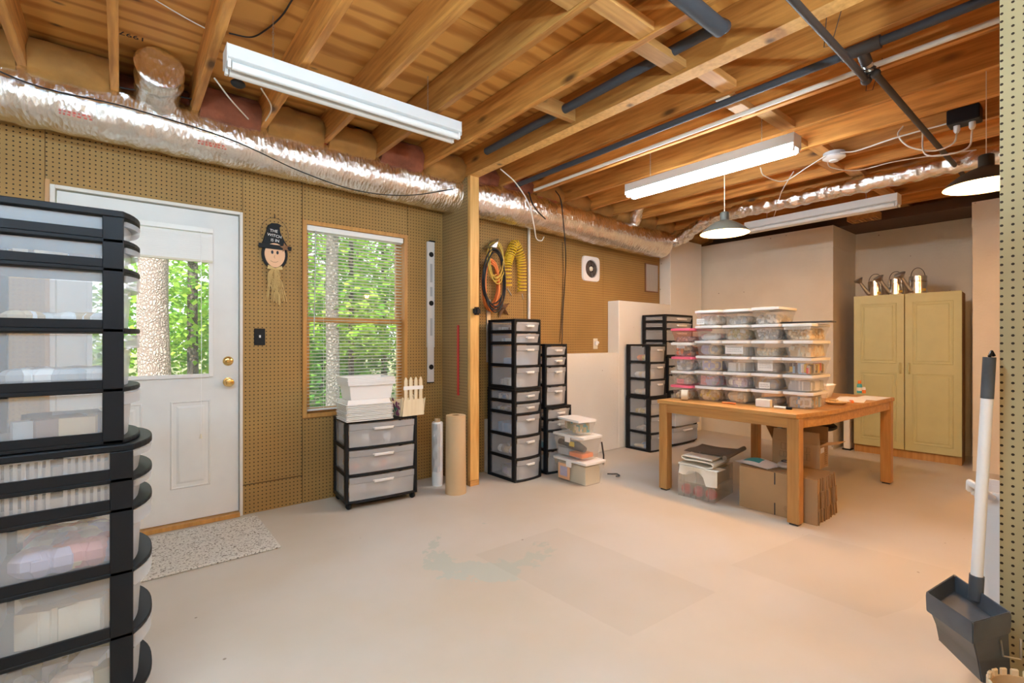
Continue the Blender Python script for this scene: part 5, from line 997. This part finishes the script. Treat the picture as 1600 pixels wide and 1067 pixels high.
# flattened cartons, standing on edge
for i in range(10):
    lean = .0 ; x0 = 3.455 + i * .039
    t = thing('flat_carton', f'flattened cardboard carton, {["first", "second", "third", "fourth", "fifth", "sixth", "seventh", "eighth", "ninth", "tenth"][i]} from the front of the standing stack', 'carton', (x0, 1.17 + R.uniform(-.006, .006), 0), R.uniform(-.015, .015), 'flattened cartons under the table')
    sh = .0 ; tp_ = -.006 * i
    def sheet(z0, z1, th, off=0, j=0): return MB().add([(q_[0], q_[1] + j, q_[2]) for q_ in [(off + tp_ * z0 / .29, 0, z0), (off + th + tp_ * z0 / .29, 0, z0), (off + th + tp_ * z1 / .29, 0, z1), (off + tp_ * z1 / .29, 0, z1), (off + tp_ * z0 / .29, .50, z0), (off + th + tp_ * z0 / .29, .50, z0), (off + th + tp_ * z1 / .29, .50, z1), (off + tp_ * z1 / .29, .50, z1)]], [(0, 1, 2, 3), (7, 6, 5, 4), (0, 4, 5, 1), (1, 5, 6, 2), (2, 6, 7, 3), (3, 7, 4, 0)])
    for a, b, d_ in ((.0, .088, 0), (.0885, .20, .001), (.2005, .29, 0)):
        for k in range(1 if i == 0 else 0, 3): obj('flap' if a != .0885 else 'panel', sheet(a + .001, b - .001, .0062, d_ + k * .0112, R.uniform(-.008, .006)), 'card_edge' if k == 1 else 'cardboard', t)
    if i == 0:
        obj('panel', sheet(0, .29, .0062), 'cardboard', t)
        for z0, z1 in ((.0, .085), (.205, .29)): obj('slot', bx(-.0012, -.0002, .255, .262, z0 + .002, z1 - .002), 'ink', t)
        obj('recycle_print', MB().lathe([(.018, 0), (.0205, 0)], 20).lathe([(.009, 0), (.012, 0)], 16), 'card_edge', t, loc=(-.0006, .18, .06), rot=(0, -PI / 2, 0))
# open carton on top
CZ = .292
a, b, c3 = pz(1207, 720, CZ), pz(1281, 734, CZ), pz(1299, 729, CZ)
oc = thing('open_carton', 'open printed cardboard carton standing on the flattened cartons', 'carton', (b.x, b.y, CZ), .03)
lw, ld_, lh = .31, .17, .165
m = MB().box(0, .003, 0, lw, 0, lh).box(ld_ - .003, ld_, 0, lw, 0, lh).box(.003, ld_ - .003, 0, .003, 0, lh).box(.003, ld_ - .003, lw - .003, lw, 0, lh).box(.003, ld_ - .003, .003, lw - .003, 0, .003)
obj('carton_body', m, 'cardboard', oc)
def flap(p, q, v, L=.11): 
    p, q, v = Vector(p), Vector(q), Vector(v).normalized() * L; n_ = (q - p).cross(v).normalized() * .0025
    ins = (q - p) * .02
    return MB().loft([[p, q, q + n_, p + n_], [p + v + ins, q + v - ins, q + v - ins + n_, p + v + ins + n_]])
obj('flap', flap((0, 0, lh + .001), (0, lw, lh + .001), (.12, 0, 1), .085), 'cardboard', oc)
obj('flap', flap((0, lw, lh + .001), (ld_, lw, lh + .001), (0, .5, 1), .11), 'cardboard', oc)
obj('flap', flap((ld_, 0, lh + .001), (ld_, lw, lh + .001), (.25, 0, 1), .11), 'cardboard', oc)
obj('flap', flap((0, 0, lh + .001), (ld_, 0, lh + .001), (0, -1, .25), .11), 'cardboard', oc)
for (y, z, w2, h2) in ((.06, .05, .05, .045), (.14, .05, .055, .05), (.06, .105, .05, .035), (.20, .105, .05, .045), (.21, .05, .05, .04)):
    m = MB()
    for q in ((y, y + w2, z, z + .002), (y, y + w2, z + h2 - .002, z + h2), (y, y + .002, z, z + h2), (y + w2 - .002, y + w2, z, z + h2), (y + w2 * .4, y + w2 * .42 + .002, z, z + h2)): m.box(-.0008, -.0001, q[0], q[1], q[2], q[3])
    obj('printed_diagram', m, 'card_edge', oc)
obj('shipping_label', bx(.015, .085, -.0012, -.0002, .11, .145), 'paper', oc)
m = MB()
for k in range(8): m.box(.095, .095 + R.uniform(.03, .065), -.0008, -.0001, .02 + k * .014, .026 + k * .014)
obj('printed_text', m, 'card_edge', oc)
# packages beside the carton
t = thing('plastic_package', 'white and teal plastic package lying on the flattened cartons', 'package', (3.50, 1.60, .294), -.2); m = MB()
rings = [[(.0 + .2 * i / 6, -.12 + .26 * j / 6, (.004 + .035 * math.sin(PI * i / 6) * math.sin(PI * j / 6)) * s_) for i in range(7)] for s_ in (1,) for j in range(7)]; m.loft(rings, cap=False, closed=False); rings2 = [[(p_[0], p_[1], 0) for p_ in r_] for r_ in rings]; m.loft(rings2, cap=False, closed=False); obj('bag', m, 'white_plastic', t, smooth=80)
obj('teal_print', MB().loft([[(p_[0], p_[1], p_[2] + .0015) for p_ in r_[1:4]] for r_ in rings[2:6]], cap=False, closed=False), 'teal', t, smooth=80)
t = thing('clear_package', 'clear package with a dark ring beside the teal package', 'package', (3.63, 1.42, .294), .1); obj('bag', MB().ball((0, 0, .022), 1, 14, 8, 0, (.09, .055, .022)), 'film', t, smooth=80); obj('ring', MB().tube([(.03 * math.cos(a), .03 * math.sin(a), .045) for a in [2 * PI * k / 20 for k in range(21)]], .003, 5), 'ink', t)
# stool behind
t = thing('stool', 'round black topped stool half hidden under the table', 'stool', (4.35, 1.58, 0)); obj('seat', MB().lathe([(.0005, .478), (.22, .478), (.24, .49), (.24, .505), (.22, .52), (.0005, .522)], 36), 'black_plastic', t, smooth=40); obj('column', MB().cyl((0, 0, .06), (0, 0, .477), .025, 14), 'zinc', t, smooth=40)
for k in range(5): obj('base_leg', MB().tube([(0, 0, .07), (.22 * math.cos(k * 1.2566), .22 * math.sin(k * 1.2566), .02)], .018, 8), 'black_plastic', t, smooth=40)

# ================================================================== CABINET AND CANS
ca = thing('storage_cabinet', 'tall cream green two door cabinet standing in the wall niche', 'cabinet', (6.150, 1.292, 0), 0)
ca.rotation_euler = (0, 0, -PI / 2 + math.radians(3.6))
cw, cdp, chh = .85, .33, 1.655        # local x across, local -y is the front
m = MB().box(-cw / 2, -cw / 2 + .02, .02, cdp, 0, chh).box(cw / 2 - .02, cw / 2, .02, cdp, 0, chh).box(-cw / 2 + .02, cw / 2 - .02, .02, cdp, chh - .02, chh).box(-cw / 2 + .02, cw / 2 - .02, cdp - .01, cdp, 0, chh - .02).box(-cw / 2 + .02, cw / 2 - .02, .02, cdp - .01, .075, .095)
obj('cabinet_body', m, 'cab_wood', ca); obj('toe_board', bx(-cw / 2 + .021, cw / 2 - .021, .03, .045, 0, .074), 'cab_wood', ca)
for sx in (-1, 1):
    x0, x1 = (-cw / 2 - .002, -.003) if sx < 0 else (.003, cw / 2 + .002)
    d_ = obj('cabinet_door', bx(x0, x1, 0, .0185, .085, chh + .008), 'cab_paint', ca, bevel=.002)
    for (z0, z1) in ((.155, .86), (.955, 1.575)):
        def rect(i, yy): return [(x0 + .06 + i, yy, z0 + i), (x1 - .06 - i, yy, z0 + i), (x1 - .06 - i, yy, z1 - i), (x0 + .06 + i, yy, z1 - i)]
        obj('door_panel', MB().loft([rect(0, -.0005), rect(.004, -.005), rect(.010, -.005), rect(.016, -.0012), rect(.026, -.0012), rect(.036, -.006), rect(.04, -.006)]), 'cab_paint', d_)
    hx_ = sx * .035; obj('door_handle', MB().tube([(hx_, -.001, .86), (hx_, -.02, .87), (hx_, -.024, .91), (hx_, -.02, .95), (hx_, -.001, .96)], .009, 8), 'cab_paint', d_, smooth=50)
for k, (uu, sc3, sp_, lb) in enumerate(((1368, 1.0, 1.0, 'leftmost small galvanized watering can on the cabinet'), (1400, 1.03, 1.0, 'middle galvanized watering can on the cabinet'), (1434, 1.1, 1.15, 'rightmost and largest galvanized watering can on the cabinet'))):
    q = px(uu, 460, 6.28); t = thing('watering_can', lb, 'watering can', (6.29, q.y, chh + .001 + .0005), 2.25 + .1 * k, 'watering cans on the cabinet'); t.scale = (sc3 * 1.12,) * 3
    obj('can_body', MB().lathe([(.0005, 0), (.062, 0), (.062, .004), (.060, .006), (.060, .10), (.0625, .104), (.0625, .110), (.060, .113), (.060, .15), (.057, .15), (.057, .01), (.0005, .009)], 28), 'steel', t, smooth=30)
    obj('spout', MB().tube([(.058, 0, .03), (.10, 0, .09), (.135, 0, .145)], .016, 12, rf=lambda i, j, th, p: [.019, .015, .012][i]), 'zinc', t, smooth=50)
    obj('rose', MB().tube([(.13, 0, .138), (.142, 0, .156), (.15, 0, .168), (.154, 0, .175)], .04, 20, rf=lambda i, j, th, p: [.013, .03, .042, .036][i]), 'zinc', t, smooth=40)
    obj('bail_handle', MB().tube([(.058 * math.cos(a), 0, .145 + .075 * math.sin(a)) for a in [PI * k2 / 16 for k2 in range(17)]], .0028, 6), 'iron', t, smooth=60)
    obj('tag', bx(-.012, .016, .060, .063, .025, .045), 'yellow_cord', t)
# electronics strip beside cabinet: a white device on the floor in the niche
t = thing('white_meter', 'slim white device standing between pilaster and cabinet', 'device', (6.17, 1.79, 0)); obj('case', bx(-.03, .05, -.03, .03, .012, .60), 'white_plastic', t, bevel=.006); obj('foot', bx(-.04, .06, -.04, .04, 0, .0115), 'black_plastic', t)
# wooden grille on the ceiling near the back wall
q = pz(1336, 350, 2.5); t = thing('ceiling_grille', 'small slatted wooden grille under the back joists', 'grille', (6.1, 1.62, 2.46), 0)
obj('grille_frame', MB().box(-.09, .09, -.13, -.118, 0, .07).box(-.09, .09, .118, .13, 0, .07).box(-.09, -.08, -.117, .117, 0, .07).box(.08, .09, -.117, .117, 0, .07).box(-.08, .08, -.117, .117, .06, .07), 'block_wood', t)
for k in range(7): obj('grille_slat', bx(-.079, .079, -.105 + k * .032, -.09 + k * .032, .002, .02), 'block_wood', t)
# chair mats
def mat_(label, pts): 
    t = MB().prism(pts, .0005, .003); tag(obj('chair_mat', t, 'vinyl'), label, 'mat', 'clear floor mats')
mat_('clear vinyl chair mat in the middle of the floor', [(2.17, 1.16), (2.14, 2.19), (1.52, 2.20), (1.58, 1.20)])
mat_('clear vinyl chair mat in front of the worktable corner', [(2.50, 1.25), (3.27, 1.15), (3.32, .50), (2.73, .545), (2.50, .62)])

# ================================================================== RIGHT EDGE: DUSTPAN, BIN, BASKET
dp = thing('lobby_dustpan', 'dark grey upright dustpan with white handle hanging by the right partition', 'dustpan', (2.13, .25, 0))
O3 = Vector((2.13, .25, 0))
fl_, bl_, br_, fr_ = [q - O3 for q in (pz(1447, 925, .36), pz(1491, 897, .365), pz(1580, 957, .365), pz(1520, 974, .36))]
rim = [fl_, fr_, br_, bl_]; cen_ = sum(rim, Vector()) / 4
back = (bl_ + br_) / 2
def ring(k, dz, sh=0): return [(a - cen_) * k + cen_ + (back - cen_) * sh + Vector((0, 0, -dz)) for a in rim]
low = [q - O3 for q in (pz(1466, 999, .165), pz(1534, 1066, .115))] + [br_ + Vector((.035, -.0, -.245)), bl_ + Vector((-.03, -.01, -.20))]
midr = [a.lerp(b, .5) + Vector((0, 0, .01)) for a, b in zip(ring(.90, .07, .12), low)]
m = MB().loft([ring(.95, .0), ring(1.0, -.003), ring(1.02, .012), ring(1.0, .062), ring(.93, .064, .08), midr, [a.lerp(b, .10) for a, b in zip(midr, low)], low], cap=False)
m.add(low, [(0, 1, 2, 3)])
obj('pan', m, 'pan_grey', dp, bevel=.003, smooth=35, seg=2)
m = MB().loft([ring(.95, 0), ring(.90, .05)], cap=False); m.add(ring(.90, .05), [(0, 1, 2, 3)]); obj('pan_inside', m, 'pan_grey', dp)
hb_ = bl_.lerp(br_, .42) + Vector((-.012, .0, -.03)); ht = px(1546, 558, 2.19) - O3
dirh = (ht - hb_)
obj('handle_socket', MB().cyl(hb_, hb_ + dirh * .10, .019, 14), 'pan_grey', dp, smooth=40)
obj('handle', MB().cyl(hb_ + dirh * .10, hb_ + dirh * .83, .0155, 14), 'white_plastic', dp, smooth=40)
obj('grip', MB().cyl(hb_ + dirh * .831, ht, .0165, 14), 'pan_grey', dp, smooth=40)
obj('hanger_hook', MB().tube([ht + Vector((0, 0, .002)), ht + Vector((.012, -.004, .018)), ht + Vector((.02, -.008, .004))], .005, 8), 'black_plastic', dp)
obj('clip_wire', MB().tube([br_ + Vector((-.03, .02, -.08)), br_ + Vector((-.02, .015, -.13)), br_ + Vector((.0, -.02, -.13)), br_ + Vector((.0, -.02, -.07))], .003, 6), 'zinc', dp)
wbn = thing('waste_bin', 'white plastic bin with rim handle behind the right partition', 'bin', (2.70, .215, 0))
obj('bin_body', MB().loft([rc(.09, .085, 0, .025), rc(.115, .115, .58, .03), rc(.125, .125, .58, .03), rc(.125, .125, .605, .03), rc(.118, .118, .605, .03), rc(.088, .083, .006, .025)]), 'white_plastic', wbn, smooth=35)
obj('bin_handle', MB().tube([(-.13, .06, .585), (-.165, .09, .62), (-.15, .12, .635), (-.11, .125, .60)], .013, 8), 'white_plastic', wbn, smooth=50)
q = pz(1622, 1075, .12); bk = thing('scalloped_basket', 'tan basket with scalloped rim at the bottom right corner', 'basket', (1.975, .120, 0))
rb = .10
obj('basket_side', MB().lathe([(.0005, .02), (rb * .85, .02), (rb, .19), (rb * .95, .19), (rb * .8, .026), (.0005, .026)], 36, cap=False), 'kraft', bk, smooth=40)
for k in range(22):
    a = 2 * PI * k / 22; obj('rim_tab', MB().box(-.010, .010, -.004, .004, -.016, .014, M=Matrix.Translation((rb * math.cos(a), rb * math.sin(a), .195)) @ Matrix.Rotation(a + PI / 2, 4, 'Z')), 'tan_lt', bk, bevel=.003)
obj('basket_foot', MB().lathe([(rb * .8, 0), (rb * .85, .02), (.0005, .0199)], 30), 'kraft', bk)
# printed year stamp on the plywood near the door
for s, u, v, sz in (('1997', 207, 54, .055),):
    q = pz(u, v, HS - .0125); tx = text_mesh(s, sz, 'ink', ce, (q.x, q.y, HS - .0128), (PI, 0, PI), 'stamp')
BLACKBOX.location.z = h2 + .001 + .02 + .095 + .092 + .175 + .18
